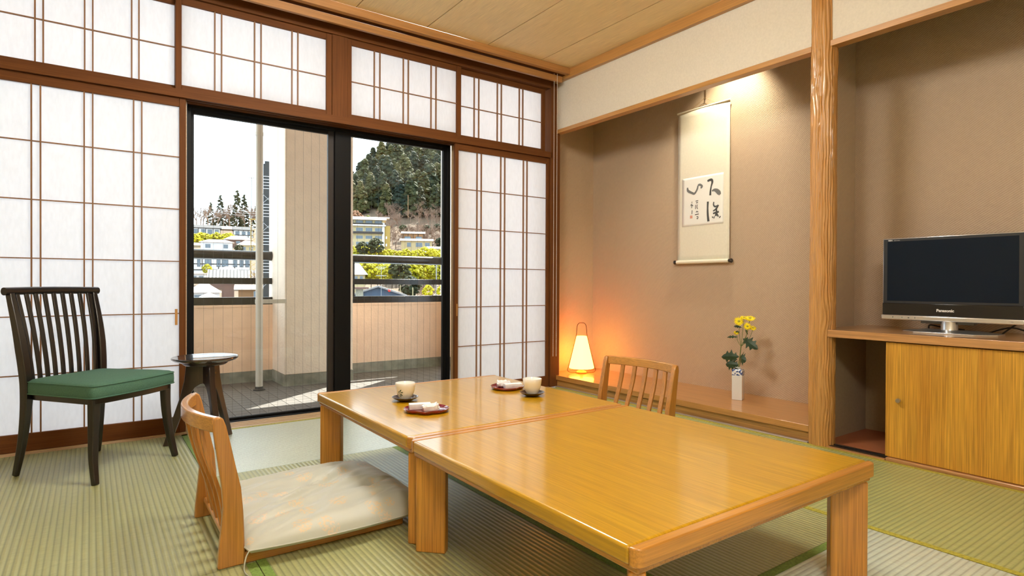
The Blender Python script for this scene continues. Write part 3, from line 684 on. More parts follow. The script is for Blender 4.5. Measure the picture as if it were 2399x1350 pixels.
def rounded_trap(bx0, bx1, fx0, fx1, y0, y1, r, n=5):
    P = [Vector((bx0, y0)), Vector((bx1, y0)), Vector((fx1, y1)), Vector((fx0, y1))]; out = []
    for i in range(4):
        p, a, b = P[i], P[i-1], P[(i+1) % 4]; u = p+(a-p).normalized()*r; w = p+(b-p).normalized()*r
        for k in range(n+1):
            s = k/n; q = u*(1-s)**2+p*2*s*(1-s)+w*s*s; out.append((q.x, q.y))
    # slightly bowed front edge
    out2 = []
    for i, (x, y) in enumerate(out):
        out2.append((x, y))
        if i == 3*(n+1)-1:
            nx_, ny_ = out[i+1]
            for k in range(1, 6): s = k/6; out2.append((x+(nx_-x)*s, y+(ny_-y)*s+.014*4*s*(1-s)))
    return out2
side_chair()

# ---- three-legged round stool table
def stool_table():
    t = thing('stool_table', 'small round dark walnut table on three splayed legs', 'side table', (.467, 3.298, 0))
    MB().lathe([(.0, .408), (.112, .408), (.141, .417), (.151, .426), (.151, .431), (.148, .434), (.139, .4325), (0, .4315)], 48).build('table_top', 'walnut_top', t, smooth=30)
    MB().lathe([(.0, .394), (.092, .394), (.102, .401), (.102, .408), (0, .408)], 40).build('under_disc', 'walnut_wood', t, smooth=30)
    for a in (162, 42, -78):
        poly = [(.006, .394), (.006, .300), (.020, .298), (.045, .282), (.066, .250), (.085, .205), (.156, 0), (.186, 0), (.110, .240), (.092, .320), (.084, .394)]
        lg = MB().prism(poly[::-1], 'Y', -.014, .014).build('leg', 'walnut_wood', t, bevel=.003)
        lg.rotation_euler.z = math.radians(a)
        bo = MB().lathe([(.0022, 0), (.0055, 0), (.0055, .001), (.0022, .001)], 12).build('bolt', 'brass_dark', lg)
        bo.rotation_euler.x = PI/2; bo.location = (.055, -.0138, .345)
stool_table()

# ---- tea things on the table
def lathe_thing(name, label, cat, prof, mat, loc, n=40, group=None):
    o = MB().lathe(prof, n).build(name, mat, None, smooth=40, loc=loc); return tag(o, label, cat, group)
sau = [(0, 0), (.022, 0), (.030, .003), (.046, .011), (.0515, .0155), (.0525, .0175), (.0505, .0175), (.044, .013), (.030, .0075), (.022, .006), (0, .006)]
cup = [(0, .003), (.018, .003), (.0195, 0), (.0215, 0), (.022, .004), (.030, .016), (.036, .032), (.0385, .050), (.0400, .066), (.0392, .0672), (.0382, .066), (.0365, .050), (.034, .033), (.028, .019), (.018, .011), (0, .010)]
c1 = (1.026, 2.176); c2 = (1.512, 1.975)
lathe_thing('saucer', 'dark wooden saucer under the leaf-printed cup', 'saucer', sau, 'saucer_wood', (c1[0], c1[1], TT))
lathe_thing('saucer', 'dark wooden saucer under the plain white cup', 'saucer', sau, 'saucer_wood', (c2[0], c2[1], TT))
cu = thing('teacup', 'white porcelain teacup with a small green leaf print', 'cup', (c1[0], c1[1], TT+.006))
MB().lathe(cup, 48).build('bowl', 'ceramic_white', cu, smooth=40)
lathe_thing('teacup', 'plain white porcelain teacup', 'cup', cup, 'ceramic_white', (c2[0], c2[1], TT+.006), 48)
def cup_r(z):
    pts = [(.004, .022), (.016, .030), (.032, .036), (.050, .0385), (.066, .0400)]
    for (z0, r0), (z1, r1) in zip(pts[:-1], pts[1:]):
        if z0 <= z <= z1: return r0+(r1-r0)*(z-z0)/(z1-z0)
    return .04
aim = math.atan2(-c1[1], -c1[0])
for (da, zc, ang, ln) in ((-.62, .036, .9, .012), (-.50, .033, .1, .011), (-.56, .027, -.7, .012), (-.70, .030, 1.9, .010), (-.60, .022, -1.4, .009)):
    vs_ = []
    for k in range(12):
        s = k/12*2*PI; u, w = ln*math.cos(s)*.55+ln*.4, ln*.20*math.sin(s)
        dx, dz = u*math.cos(ang)-w*math.sin(ang), u*math.sin(ang)+w*math.cos(ang)
        z = min(.062, max(.006, zc+dz)); r = cup_r(z)+.0004; a = aim+da+dx/.036
        vs_.append((r*math.cos(a), r*math.sin(a), z))
    MB().add(vs_, [tuple(range(12))]).build('leaf_print', 'leaf_print', cu)

def tray(label, loc, rotz):
    n = 56
    def rr(a): return .078*(1 - .07*math.cos(2*a)) * (1 - .13*math.exp(-((math.atan2(math.sin(a-2.6), math.cos(a-2.6)))/.28)**2) - .13*math.exp(-((math.atan2(math.sin(a+2.6), math.cos(a+2.6)))/.28)**2))
    lay = [(.0, .0), (.80, 0), (.90, .002), (.985, .009), (1.0, .0125), (.985, .0135), (.945, .011), (.87, .0055), (.80, .0045), (.0, .0045)]
    m = MB(); vs_ = []
    for s_, z in lay:
        for j in range(n): a = 2*PI*j/n; vs_.append((rr(a)*s_*math.cos(a)*1.05, rr(a)*s_*math.sin(a), z))
    fs = [(i*n+j, i*n+(j+1) % n, (i+1)*n+(j+1) % n, (i+1)*n+j) for i in range(len(lay)-1) for j in range(n)]
    m.add(vs_, fs); o = m.build('sweets_tray', 'tray_lacquer', None, smooth=50, loc=loc, rotz=rotz)
    return tag(o, label, 'tray')
tr1, tr2 = (1.006, 1.952), (1.528, 2.178)
tray('red lacquer tray of sweets beside the leaf-printed cup', (tr1[0], tr1[1], TT), 1.0)
tray('red lacquer tray of sweets beside the plain white cup', (tr2[0], tr2[1], TT), 2.3)
def box_packet(label, loc, rotz):
    t = thing('sweet_packet', label, 'wrapped sweet', loc, rotz)
    MB().prism([(-.0145, 0), (.0145, 0), (.0165, .011), (.0145, .022), (-.0145, .022), (-.0165, .011)], 'X', -.040, .040).build('wrapper', 'wrap_paper', t, bevel=.002, smooth=40)
    MB().prism([(-.011, .004), (-.003, .003), (-.007, .016)], 'X', -.0406, -.0402).build('end_print', 'wrap_mark', t)
def crumpled_packet(label, loc, rotz, seed):
    m = MB()
    def fn(u, v):
        a = 2*PI*u; b = PI*v; x, y, z = math.sin(b)*math.cos(a), math.sin(b)*math.sin(a), -math.cos(b)
        e = lambda q: math.copysign(abs(q)**.55, q)
        p = Vector((e(x)*.030, e(y)*.022, e(z)*.0135+.0135))
        w = mnoise.noise(Vector((x*2.6+seed, y*2.6, z*2.6))); w2 = mnoise.noise(Vector((x*7+seed, y*7, z*7)))
        s = 1+.16*w+.09*w2; return (p.x*s, p.y*s, max(0.0, p.z*(1+.25*w+.15*w2)))
    m.grid(fn, 28, 15, wrap=True); o = m.build('wrapped_sweet', 'wrap_paper', None, smooth=25, loc=loc, rotz=rotz)
    tag(o, label, 'wrapped sweet')
zt = TT+.0046
box_packet('long white paper packet on the tray by the leaf-printed cup', (tr1[0]-.012, tr1[1]+.030, zt), -.35)
crumpled_packet('crumpled white paper-wrapped sweet on the tray by the leaf-printed cup', (tr1[0]+.004, tr1[1]-.026, zt), -.5, 1.0)
box_packet('long white paper packet on the tray by the plain cup', (tr2[0]+.010, tr2[1]-.028, zt), -.30)
crumpled_packet('crumpled white paper-wrapped sweet on the tray by the plain cup', (tr2[0]-.004, tr2[1]+.026, zt), -.3, 6.0)

# ================================================================== ALCOVE THINGS
# ---- glowing lamp
def lamp():
    L_ = Vector((3.222, 3.556, .0872)); t = thing('table_lamp', 'small glowing cone lamp with wire handle in the alcove corner', 'lamp', L_)
    MB().lathe([(0, 0), (.040, 0), (.043, .004), (.043, .010), (.036, .017), (.014, .024), (.012, .040), (0, .040)], 32).build('base', 'lamp_base', t, smooth=40)
    MB().lathe([(.096, .042), (.100, .045), (.100, .048), (.042, .296), (.039, .299), (.036, .298), (.094, .050), (.093, .045)], 40).build('shade', 'lamp_shade', t, smooth=40)
    d = Vector((_r.x, _r.y, 0)).normalized()
    half = [(.0, .406), (.022, .402), (.036, .380), (.040, .340), (.044, .300), (.076, .165), (.106, .048), (.112, .030), (.106, .014), (.080, .005), (.040, .004)]
    pts = [(-d*r)+Vector((0, 0, z)) for r, z in half[::-1]] + [(d*r)+Vector((0, 0, z)) for r, z in half[1:]]
    MB().tube(bez(pts, 5), .0026, 8).build('wire_frame', 'lamp_wire', t, smooth=60)
lamp()

# ---- vase with chrysanthemums
VX, VY = 3.296, 2.190
def vase():
    t = thing('flower_vase', 'square white porcelain vase with blue painted shoulder', 'vase', (VX, VY, .0872), math.radians(20))
    h = .031
    MB().prism(rounded(-h, h, -h, h, .004), 'Z', 0, .152).build('body', 'vase_white', t, bevel=.0015)
    m = MB(); o1 = rounded(-h, h, -h, h, .004); n = len(o1); vs_ = []
    for s_, z in ((1.0, .152), (1.0, .183), (.90, .189), (.55, .191)):
        vs_ += [(x*s_, y*s_, z) for x, y in o1]
    m.add(vs_, [tuple(range(n))[::-1]] + [(i*n+j, i*n+(j+1) % n, (i+1)*n+(j+1) % n, (i+1)*n+j) for i in range(3) for j in range(n)] + [tuple(range(3*n, 4*n))])
    b = m.build('painted_shoulder', 'vase_paint', t, smooth=40)
    MB().lathe([(.017, .190), (.017, .199), (.019, .202), (.017, .203), (.013, .200), (.013, .1915), (0, .1915)], 24).build('neck', 'vase_white', t, smooth=40)
def vase_paint():
    m, nt, b = nodes_of('vase_paint'); L = nt.links.new
    tc = N(nt, 'ShaderNodeTexCoord'); nz = N(nt, 'ShaderNodeTexNoise', Scale=75.0, Detail=3.0); L(tc.outputs['Object'], nz.inputs['Vector'])
    r = N(nt, 'ShaderNodeMapRange'); r.inputs['From Min'].default_value = .47; r.inputs['From Max'].default_value = .53; L(nz.outputs['Fac'], r.inputs['Value'])
    mx = N(nt, 'ShaderNodeMix', data_type='RGBA'); mx.inputs[6].default_value = (.74, .77, .80, 1); mx.inputs[7].default_value = (.035, .08, .27, 1); L(r.outputs[0], mx.inputs[0])
    L(mx.outputs[2], b.inputs['Base Color']); b.inputs['Roughness'].default_value = .12
vase_paint(); vase()
def flowers():
    base = Vector((VX, VY, .285)); t = thing('chrysanthemum_spray', 'spray of yellow chrysanthemums with dark leaves standing in the vase', 'flowers', base)
    def P(x, y, dx=0): return on_plane(x, y, 0, VX+dx)-base
    node = P(1736, 812)
    MB().tube(bez([Vector((0, 0, -.10)), Vector((0, .0, 0)), P(1733, 838), node], 6), .0028, 6).build('stem', 'stem_green', t, smooth=60)
    MB().tube(bez([Vector((.004, -.004, -.09)), Vector((.004, -.006, .01)), P(1737, 835, .01)], 6), .002, 6).build('stem', 'stem_green', t, smooth=60)
    view = (CAMP-(base+node)).normalized()
    blooms = [(1731, 753, .034, .9, 0), (1757, 746, .036, .4, .02), (1751, 765, .027, 1.0, -.02), (1764, 769, .022, .6, .01), (1725, 780, .018, .6, 0), (1743, 745, .026, .3, .03)]
    for (x, y, r, tilt, dx) in blooms:
        c = P(x, y, dx); nrm = (view*tilt+Vector((0, random.uniform(-.3, .3), 1-tilt*.6))).normalized()
        MB().tube(bez([node, (node+c)/2+Vector((0, (c.y-node.y)*.2, -.008)), c], 6), .0015, 6).build('flower_stalk', 'stem_green', t, smooth=60)
        u = nrm.orthogonal().normalized(); w = nrm.cross(u); np_ = 17; m = MB(); vs_ = []
        for ring, (rr, zz) in enumerate(((.28, .002), (.62, .004), (1.0, .001))):
            for k in range(np_*2):
                a = 2*PI*k/(np_*2); q = rr if ring == 0 else rr*(1 if k % 2 == 0 else (.82 if ring == 1 else .66))
                jit = 1+random.uniform(-.07, .07)*(ring == 2)
                vs_.append(c+(u*math.cos(a)+w*math.sin(a))*(r*q*jit)+nrm*(zz+(-.003 if (k % 2 and ring) else 0)+random.uniform(-.002, .003)*(ring == 2)))
        n2 = np_*2; fs = [tuple(range(n2))]+[(i*n2+j, i*n2+(j+1) % n2, (i+1)*n2+(j+1) % n2, (i+1)*n2+j) for i in range(2) for j in range(n2)]
        m.add(vs_, fs); fl = m.build('flower', 'petal', t)
        e = MB().lathe([(.0, .0035), (r*.14, .003), (r*.24, .0012), (r*.26, 0), (0, -.001)], 12).build('flower_eye', 'flower_eye', fl, smooth=60)
        e.location = c+nrm*.003; e.rotation_euler = nrm.to_track_quat('Z', 'Y').to_euler()
    lobes = [(0, .03), (.12, .10), (.18, .26), (.26, .14), (.34, .20), (.44, .42), (.52, .20), (.58, .22), (.68, .36), (.76, .16), (.84, .16), (.92, .10), (1, 0)]
    for (x0, y0, x1, y1, wd, dx) in ((1731, 836, 1690, 833, .95, -.01), (1731, 856, 1700, 850, 1.35, -.015), (1733, 838, 1748, 842, 2.0, -.02), (1741, 794, 1776, 815, .9, -.01), (1729, 790, 1703, 787, .35, .0),
                                     (1738, 768, 1719, 761, .5, .005), (1733, 779, 1722, 774, .5, .0), (1746, 771, 1752, 781, .6, .0), (1728, 842, 1718, 844, .8, -.01), (1727, 862, 1728, 860, 3.5, -.02)):
        a, b = P(x0, y0), P(x1, y1, dx); ax = b-a; ln = ax.length
        if ln < .01: ax = Vector((0, .0, -.028)); ln = .028
        ax.normalize(); sd = ax.cross(view).normalized(); nn = sd.cross(ax); top = []; bot = []
        for s_, q in lobes:
            p = a+ax*(ln*s_)+nn*(.012*math.sin(s_*PI)*(1 if x1 > x0 else .6))+Vector((0, 0, -.010*s_*s_)); k = q*ln*.95*wd
            top.append(p+sd*k-nn*k*.25); bot.append(p-sd*k-nn*k*.25)
        mid = [a+ax*(ln*s_)+nn*(.012*math.sin(s_*PI)*(1 if x1 > x0 else .6))+Vector((0, 0, -.010*s_*s_)) for s_, q in lobes]; n = len(lobes)
        m = MB().add(top+mid+bot, [(i, i+1, n+i+1, n+i) for i in range(n-1)]+[(n+i, n+i+1, 2*n+i+1, 2*n+i) for i in range(n-1)])
        m.build('leaf', 'leaf_green', t)
flowers()

# ---- hanging scroll
def scroll():
    XS = 3.498; Y0, Y1, Z0, Z1 = 2.400, 2.832, .966, 2.050; cy = (Y0+Y1)/2
    t = thing('hanging_scroll', 'hanging paper scroll with brush calligraphy on the alcove wall', 'scroll', (XS, cy, Z0))
    def sheet(x, y0, y1, z0, z1, name, mat, par, bow=.006):
        def fn(u, v):
            y = y0+(y1-y0)*u; z = z0+(z1-z0)*v; return (x-XS+bow*(math.cos((y-cy)/(Y1-Y0)*PI)-1)*-1, y-cy, z-Z0)
        m = MB().grid(fn, 15, 24); o = m.build(name, mat, par, smooth=60)
        md = o.modifiers.new('thick', 'SOLIDIFY'); md.thickness = .0008; md.offset = 0
        return o
    cl = sheet(XS, Y0, Y1, Z0, Z1, 'cloth', 'scroll_cloth', t)
    pp = sheet(XS-.0012, 2.446, 2.790, 1.222, 1.568, 'paper_panel', 'scroll_paper', cl)
    MB().tube([(.004, Y0-cy-.004, Z1-Z0), (.004, Y1-cy+.004, Z1-Z0)], .007, 12).build('top_rod', 'scroll_band', t, smooth=50)
    MB().tube([(0, Y0-cy, 0), (0, Y1-cy, 0)], .0135, 16).build('bottom_rod', 'scroll_cloth', t, smooth=50)
    for s_, y in ((-1, Y0-cy), (1, Y1-cy)):
        k = MB().lathe([(0, 0), (.0105, 0), (.0115, .004), (.0110, .012), (.0150, .015), (.0155, .022), (.012, .026), (0, .026)], 20).build('rod_knob', 'lacquer_black', t, smooth=40)
        k.location = (0, y, 0); k.rotation_euler = (-s_*PI/2, 0, 0)
    yh = 2.603-cy; zt_ = Z1-Z0
    MB().tube([(.004, Y0-cy+.11, zt_+.006), (.008, yh-.006, zt_+.060), (.008, yh+.006, zt_+.060), (.004, Y1-cy-.11, zt_+.006)], .0018, 6).build('hanging_cord', 'cord_tan', t, smooth=60)
    # ink strokes: picked on the photograph, laid on the paper panel
    def Q(x, y): p = on_plane(1560+x/3.14, 210+y/3.14, 0, XS-.002); return (p.y-cy, p.z-Z0)
    def surf(y): return -.0024+.006*(1-math.cos(y/(Y1-Y0)*PI))
    strokes = [([(306, 674), (320, 666), (336, 664), (341, 680), (333, 712), (328, 745), (326, 778)], [5, 6, 7, 6, 4, 5, 6], 'ink'),
               ([(338, 746), (356, 738), (374, 744), (388, 758), (397, 772)], [3, 7, 11, 12, 6], 'ink_grey'),
               ([(309, 824), (307, 870), (308, 920), (313, 970)], [6, 5, 6, 7], 'ink'),
               ([(352, 826), (350, 848), (362, 862), (372, 852)], [3, 4, 4, 3], 'ink'),
               ([(384, 848), (372, 872), (356, 888), (346, 892)], [5, 5, 4, 3], 'ink'),
               ([(346, 912), (368, 904), (388, 898)], [4, 5, 5], 'ink'),
               ([(371, 878), (370, 905), (366, 930)], [4, 5, 6], 'ink'),
               ([(372, 908), (380, 925), (385, 935)], [4, 4, 3], 'ink'),
               ([(340, 934), (346, 944)], [3, 3], 'ink'), ([(399, 930), (392, 944)], [3, 3], 'ink'), ([(357, 930), (352, 948)], [2, 3], 'ink'),
               ([(158, 722), (160, 742), (172, 752), (190, 760), (208, 766), (222, 750), (232, 728), (236, 706)], [4, 7, 7, 6, 6, 5, 5, 4], 'ink_grey'),
               ([(236, 704), (252, 700), (266, 712), (256, 726)], [5, 6, 6, 4], 'ink_grey'),
               ([(219, 821), (238, 817)], [2, 2], 'ink'), ([(222, 834), (236, 831)], [2, 2], 'ink'), ([(219, 848), (217, 880)], [2, 2], 'ink'), ([(231, 846), (228, 866), (234, 878)], [2, 2, 2], 'ink'),
               ([(221, 904), (228, 896), (238, 902)], [2, 2, 2], 'ink'), ([(214, 921), (242, 915)], [2, 2], 'ink'), ([(225, 936), (236, 936), (234, 950), (226, 948)], [2, 2, 2, 2], 'ink'),
               ([(192, 824), (189, 838)], [1.6, 1.6], 'ink'), ([(183, 857), (186, 846), (200, 856)], [2, 2, 2], 'ink'), ([(191, 850), (189, 872)], [2, 1.6], 'ink'), ([(193, 888), (191, 916)], [2, 2], 'ink')]
    for pts, w, mt in strokes:
        q = [Vector((0,)+Q(*p)) for p in pts]; sp = bez(q, 5); k = len(sp); vs_ = []
        wi = []
        for i in range(k):
            f = i/(k-1)*(len(w)-1); j = min(int(f), len(w)-2); wi.append((w[j]+(w[j+1]-w[j])*(f-j))/3.14*.0036*.5*2.3)
        for i in range(k):
            d = (sp[min(i+1, k-1)]-sp[max(i-1, 0)]).normalized(); nrm = Vector((0, -d.z, d.y))
            for sgn in (1, -1):
                p = sp[i]+nrm*wi[i]*sgn; vs_.append((surf(p.y), p.y, p.z))
        MB().add(vs_, [(2*i, 2*i+1, 2*i+3, 2*i+2) for i in range(k-1)]).build('ink_stroke', mt, pp)
    a, b_ = Q(177, 928), Q(195, 947); vs_ = [(surf(y), y, z) for y, z in ((a[0], a[1]), (b_[0], a[1]), (b_[0], b_[1]), (a[0], b_[1]))]
    MB().add(vs_, [(0, 1, 2, 3)]).build('red_seal', 'seal_red', pp)
    h = MB().tube([(3.512, 2.603, 2.436), (3.512, 2.603, 2.20), (3.512, 2.603, 2.105), (3.504, 2.603, 2.098), (3.498, 2.603, 2.108)], .0026, 8)
    tag(h.build('scroll_hook', 'brass_dark', smooth=60), 'thin metal hook rod that holds the scroll cord', 'hook')
scroll()

# ---- television
def text_part(body, size, mat, parent, loc, name='lettering', bold=0.0):
    cu_ = bpy.data.curves.new(name, 'FONT'); cu_.body = body; cu_.size = size; cu_.extrude = .0003; cu_.align_x = 'CENTER'; cu_.offset = bold
    tmp = bpy.data.objects.new('tmp_text', cu_); COL.objects.link(tmp)
    bpy.context.view_layer.update()
    me = bpy.data.meshes.new_from_object(tmp.evaluated_get(bpy.context.evaluated_depsgraph_get()))
    bpy.data.objects.remove(tmp); me.materials.clear(); me.materials.append(MATS[mat])
    o = obj(name, me, parent, loc)
    o.matrix_local = Matrix(((0, 0, -1, loc[0]), (-1, 0, 0, loc[1]), (0, 1, 0, loc[2]), (0, 0, 0, 1)))
    return o
def television():
    X0, YC = 3.200, 1.0505; Z0 = .582; t = thing('television', 'flat-screen television with silver base on the wooden cabinet', 'television', (X0+.02, YC, Z0))
    def TB(x0, x1, y0, y1, z0, z1): return B(x0-X0-.02, x1-X0-.02, y0-YC, y1-YC, z0-Z0, z1-Z0)
    TB(3.204, 3.262, .7735, 1.3275, .660, 1.034).build('housing', 'tv_silver', t, bevel=.004)
    be = TB(3.200, 3.210, .7785, 1.3225, .716, 1.0285).build('bezel', 'tv_bezel', t, bevel=.0015)
    TB(3.1988, 3.2012, .7965, 1.3045, .7275, 1.0165).build('screen', 'tv_screen', t)
    TB(3.196, 3.210, .777, 1.324, .659, .7165).build('speaker_strip', 'tv_black', t, bevel=.002)
    st = TB(3.190, 3.215, .7735, 1.3275, .636, .6595).build('silver_strip', 'tv_silver', t, bevel=.004)
    MB().lathe([(.035, .014), (.033, .020), (.033, .056), (0, .056)], 32).build('neck', 'tv_silver', t, smooth=40)
    TB(3.215, 3.255, .955, 1.165, .624, .640).build('neck_bracket', 'tv_grey', t, bevel=.002)
    out = [(-.085, -.115), (-.085, .115), (-.02, .185), (.075, .185), (.085, .175), (.085, -.175), (.075, -.185), (-.02, -.185)]
    MB().prism([(x, y) for x, y in out][::-1], 'Z', .0, .006).build('base_rim', 'tv_silver', t, bevel=.001)
    m = MB(); n = len(out); m.add([(x*.985, y*.985, .0062) for x, y in out]+[(x*.55, y*.55, .0155) for x, y in out]+[(x*.1, y*.1, .017) for x, y in out],
          [(i*n+j, i*n+(j+1) % n, (i+1)*n+(j+1) % n, (i+1)*n+j) for i in range(2) for j in range(n)]+[tuple(range(2*n, 3*n)), tuple(range(n))])
    m.build('base', 'tv_grey', t, smooth=25)
    xl = X0-X0-.02
    text_part('Panasonic', .0175, 'lettering', t, (3.1957-X0-.02, 1.060-YC, .681-Z0), bold=.0006)
    text_part('VIERA', .0075, 'lettering', t, (3.1997-X0-.02, 1.292-YC, 1.0195-Z0), bold=.0003)
    text_part('DIGITAL HI-VISION', .0030, 'lettering', t, (3.1997-X0-.02, 1.263-YC, 1.0200-Z0))
    for y, w in ((1.275, .004), (1.235, .003), (1.207, .006), (1.180, .003)):
        TB(3.1893, 3.1905, y-w/2, y+w/2, .646, .651).build('button', 'tv_grey', t)
    text_part('HDMI', .004, 'lettering_dark', t, (3.1897-X0-.02, .815-YC, .6465-Z0))
television()
for k, (pts) in enumerate(([(3.30, .93, .588), (3.34, .86, .615), (3.36, .80, .60), (3.40, .74, .587), (3.45, .66, .587)],
                           [(3.30, 1.16, .588), (3.34, 1.17, .610), (3.38, 1.13, .600), (3.44, 1.06, .588)],
                           [(3.31, .88, .588), (3.33, .82, .640), (3.36, .77, .62), (3.42, .72, .590)])):
    tag(MB().tube(bez(pts, 8), .0035, 8).build('power_cable', 'cable_black', smooth=60),
        ('black cable looping behind the television base', 'thin cable lying behind the neck of the television', 'black cable hanging down at the back of the television')[k], 'cable')

# ---- bead chain of the roller blind
def chain():
    t = thing('blind_chain', 'white bead chain of the blind hanging by the alcove corner post', 'chain', (2.862, 3.478, .255))
    for dy, dx in ((0, -.001), (-.012, .019)):
        prof = []; z = 0.0; L_ = 2.155
        while z < L_:
            prof += [(.0008, z), (.0021, z+.0015), (.0024, z+.0027), (.0021, z+.0039), (.0008, z+.0054)]; z += .0075
        MB().lathe(prof, 6, (dx, dy, 0)).build('bead_strand', 'chain_bead', t, smooth=60)
chain()

# ---- lamps of the room: flush ceiling lamp over the seating (above the frame) and a recessed alcove spot, plus an added fill lamp
cl = thing('ceiling_lamp', 'square paper-shaded lamp mounted close under the ceiling above the tables', 'lamp', (1.10, 2.02, 2.245))
for sx in (-1, 1):
    for sy in (-1, 1): B(sx*.24-.010, sx*.24+.010, sy*.24-.010, sy*.24+.010, 0, .20).build('frame_post', 'lamp_frame', cl, bevel=.002)
MB().box(-.228, .228, -.228, .228, .006, .194).build('paper_shade', 'pendant_shade', cl, bevel=.01)
MB().lathe([(0, .194), (.10, .194), (.10, CZ-2.245), (0, CZ-2.245)], 20).build('ceiling_rose', 'lamp_frame', cl, smooth=40)
fill_lamp = copy_tree(cl, (.10, -.45, 2.245), 0); fill_lamp['label'] = 'added fill lamp with a square paper shade, unseen near the rear wall'  # unseen copy added behind the camera as frontal fill light
sp_ = thing('alcove_spotlight', 'small recessed spotlight in the alcove ceiling above the scroll', 'lamp', (3.30, 2.30, CZ))
MB().lathe([(.045, 0), (.045, -.012), (.036, -.012), (.032, -.002), (.032, 0)], 28).build('ring', 'tv_silver', sp_, smooth=40)
sl_ = bpy.data.lights.new('alcove_spot_light', 'SPOT'); sl_.energy = 52; sl_.color = (1, .86, .62); sl_.spot_size = math.radians(95); sl_.spot_blend = .8; sl_.shadow_soft_size = .03
so = bpy.data.objects.new('alcove_spot_light', sl_); COL.objects.link(so); so.parent = sp_; so.location = (0, 0, -.02)
so.rotation_euler = (Vector((3.30, 2.36, CZ))-Vector((3.50, 2.50, 1.6))).to_track_quat('Z', 'Y').to_euler()

# ================================================================== BALCONY
fb = struct(B(-9, 13, 3.70, 6.0, -.30, -.104).build('floor_balcony', 'grout'), 'tiled balcony floor')
tile_me = B(-.048, .048, -.048, .048, -.104, -.100).mesh('tile', 'balcony_tile')
cells = [(i, j) for i in range(-4, 32) for j in range(0, 20)]
vis = [(x*.1+.35, 3.84+y*.1) for x, y in cells]
def seen(p): return .42 < p[0]/p[1]*3.74 < 2.06 and p[1] < 5.80 and not (1.36 < p[0] < 2.01 and p[1] > 5.33)
front = sorted([p for p in vis if seen(p)], key=lambda p: p[0]**2+p[1]**2)[:300]
fs_ = set(front)
for p in front: obj('tile', tile_me, fb, (p[0], p[1], 0))
rest = MB()
for p in vis:
    if p not in fs_ and p[1] < 5.8: rest.box(p[0]-.048, p[0]+.048, p[1]-.048, p[1]+.048, -.104, -.100)
rt = rest.build('tile_field', 'balcony_tile', fb); rt['kind'] = 'stuff'
def parapet(name, x0, x1):
    w = struct(B(x0, x1, 5.78, 5.90, 0, .585).build(name, 'stucco'), 'rough beige balcony parapet')
    B(x0, x1, 5.772, 5.90, -.104, 0).build('plinth', 'concrete', w)
    B(x0, x1, 5.774, 5.91, .585, .606).build('coping', 'stucco', w)
parapet('wall_parapet_1', -9, 1.38); parapet('wall_parapet_2', 1.99, 3.22); parapet('wall_parapet_3', 3.83, 13)
def bpillar(label, x0, x1, grp=None):
    t = thing('balcony_pillar', label, 'pillar', ((x0+x1)/2, 5.63, -.104)); h = (x1-x0)/2
    B(-h, h, -.28, .29, .104, 2.854).build('shaft', 'stucco_pillar', t, bevel=.006)
    B(-h-.004, h+.004, -.284, .294, 0, .104).build('plinth', 'concrete', t)
bpillar('broad beige stucco pillar on the balcony behind the glass door', 1.38, 1.99)
bpillar('second beige stucco pillar further along the balcony', 3.22, 3.83)
struct(B(-9, 13, 3.71, 5.95, 2.75, 2.92).build('ceiling_balcony', 'stucco'), 'underside of the balcony above')
struct(B(-9, 13, 3.72, 3.80, 2.45, 2.75).build('wall_facade', 'stucco'), 'outer wall above the window')
def railing(label, x0, x1, post):
    t = thing('balcony_railing', label, 'railing', ((x0+x1)/2, 5.84, .606)); h = (x1-x0)/2
    MB().tube([(-h, -.02, .450), (h, -.02, .450)], .044, 24).build('top_pipe', 'rail_black', t, smooth=50)
    B(-h, h, -.045, .0, .188, .245).build('middle_bar', 'rail_black', t, bevel=.003)
    B(-h, h, -.062, .02, .0, .068).build('bottom_bar', 'rail_black', t, bevel=.003)
    for x in post: B(x-(x0+x1)/2-.014, x-(x0+x1)/2+.014, -.03, -.006, .068, .42).build('post', 'rail_black', t)
railing('black three-bar railing left of the balcony pillar', -2.2, 1.379, [-.6])
railing('black three-bar railing right of the balcony pillar', 2.0, 3.216, [2.165])
dp = thing('drain_pipe', 'white drain pipe standing on the balcony floor', 'pipe', (1.155, 5.287, -.100))
MB().tube([(0, 0, .02), (0, 0, 2.84)], .0285, 24).build('pipe', 'pipe_white', dp, smooth=50)
MB().tube([(0, 0, 2.14), (0, 0, 2.17)], .0315, 24).build('collar', 'pipe_white', dp, smooth=50)
MB().tube([(0, 0, .73), (0, 0, .765)], .0325, 24).build('clamp', 'pipe_white', dp, smooth=50)
B(.028, .222, .01, .03, .730, .765).build('bracket', 'pipe_white', dp, bevel=.002)
MB().lathe([(0, 0), (.048, 0), (.048, .010), (.034, .016), (.032, .034), (0, .034)], 24).build('shoe', 'dark_bronze', dp, smooth=40)

# ================================================================== HILLSIDE TOWN
LP = [(40, -11), (110, -7), (150, -2), (200, 4), (260, 12), (310, 21), (350, 31), (390, 34), (500, 26), (800, 10)]
RP = [(40, -11), (110, -8), (150, -4), (190, 0), (230, 8), (270, 15.5), (310, 25), (350, 40), (380, 53), (450, 83), (520, 108), (600, 120), (800, 116)]
def interp(P, D):
    for (a, za), (b, zb) in zip(P[:-1], P[1:]):
        if a <= D <= b: return za+(zb-za)*(D-a)/(b-a)
    return P[0][1] if D < P[0][0] else P[-1][1]
def ground(px, D):
    t = min(1, max(0, (px-650)/260)); t = t*t*(3-2*t); return interp(LP, D)*(1-t)+interp(RP, D)*t
def spot(px, D):
    p = far(px, 667, D); return Vector((p.x, p.y, ground(px, D)))
m = MB(); NU, NV = 70, 60
m.grid(lambda u, v: (lambda p: (p.x, p.y, p.z-.8+mnoise.noise(p*.03)*1.2))(spot(250+1050*u, 42+720*v**1.4)), NU, NV)
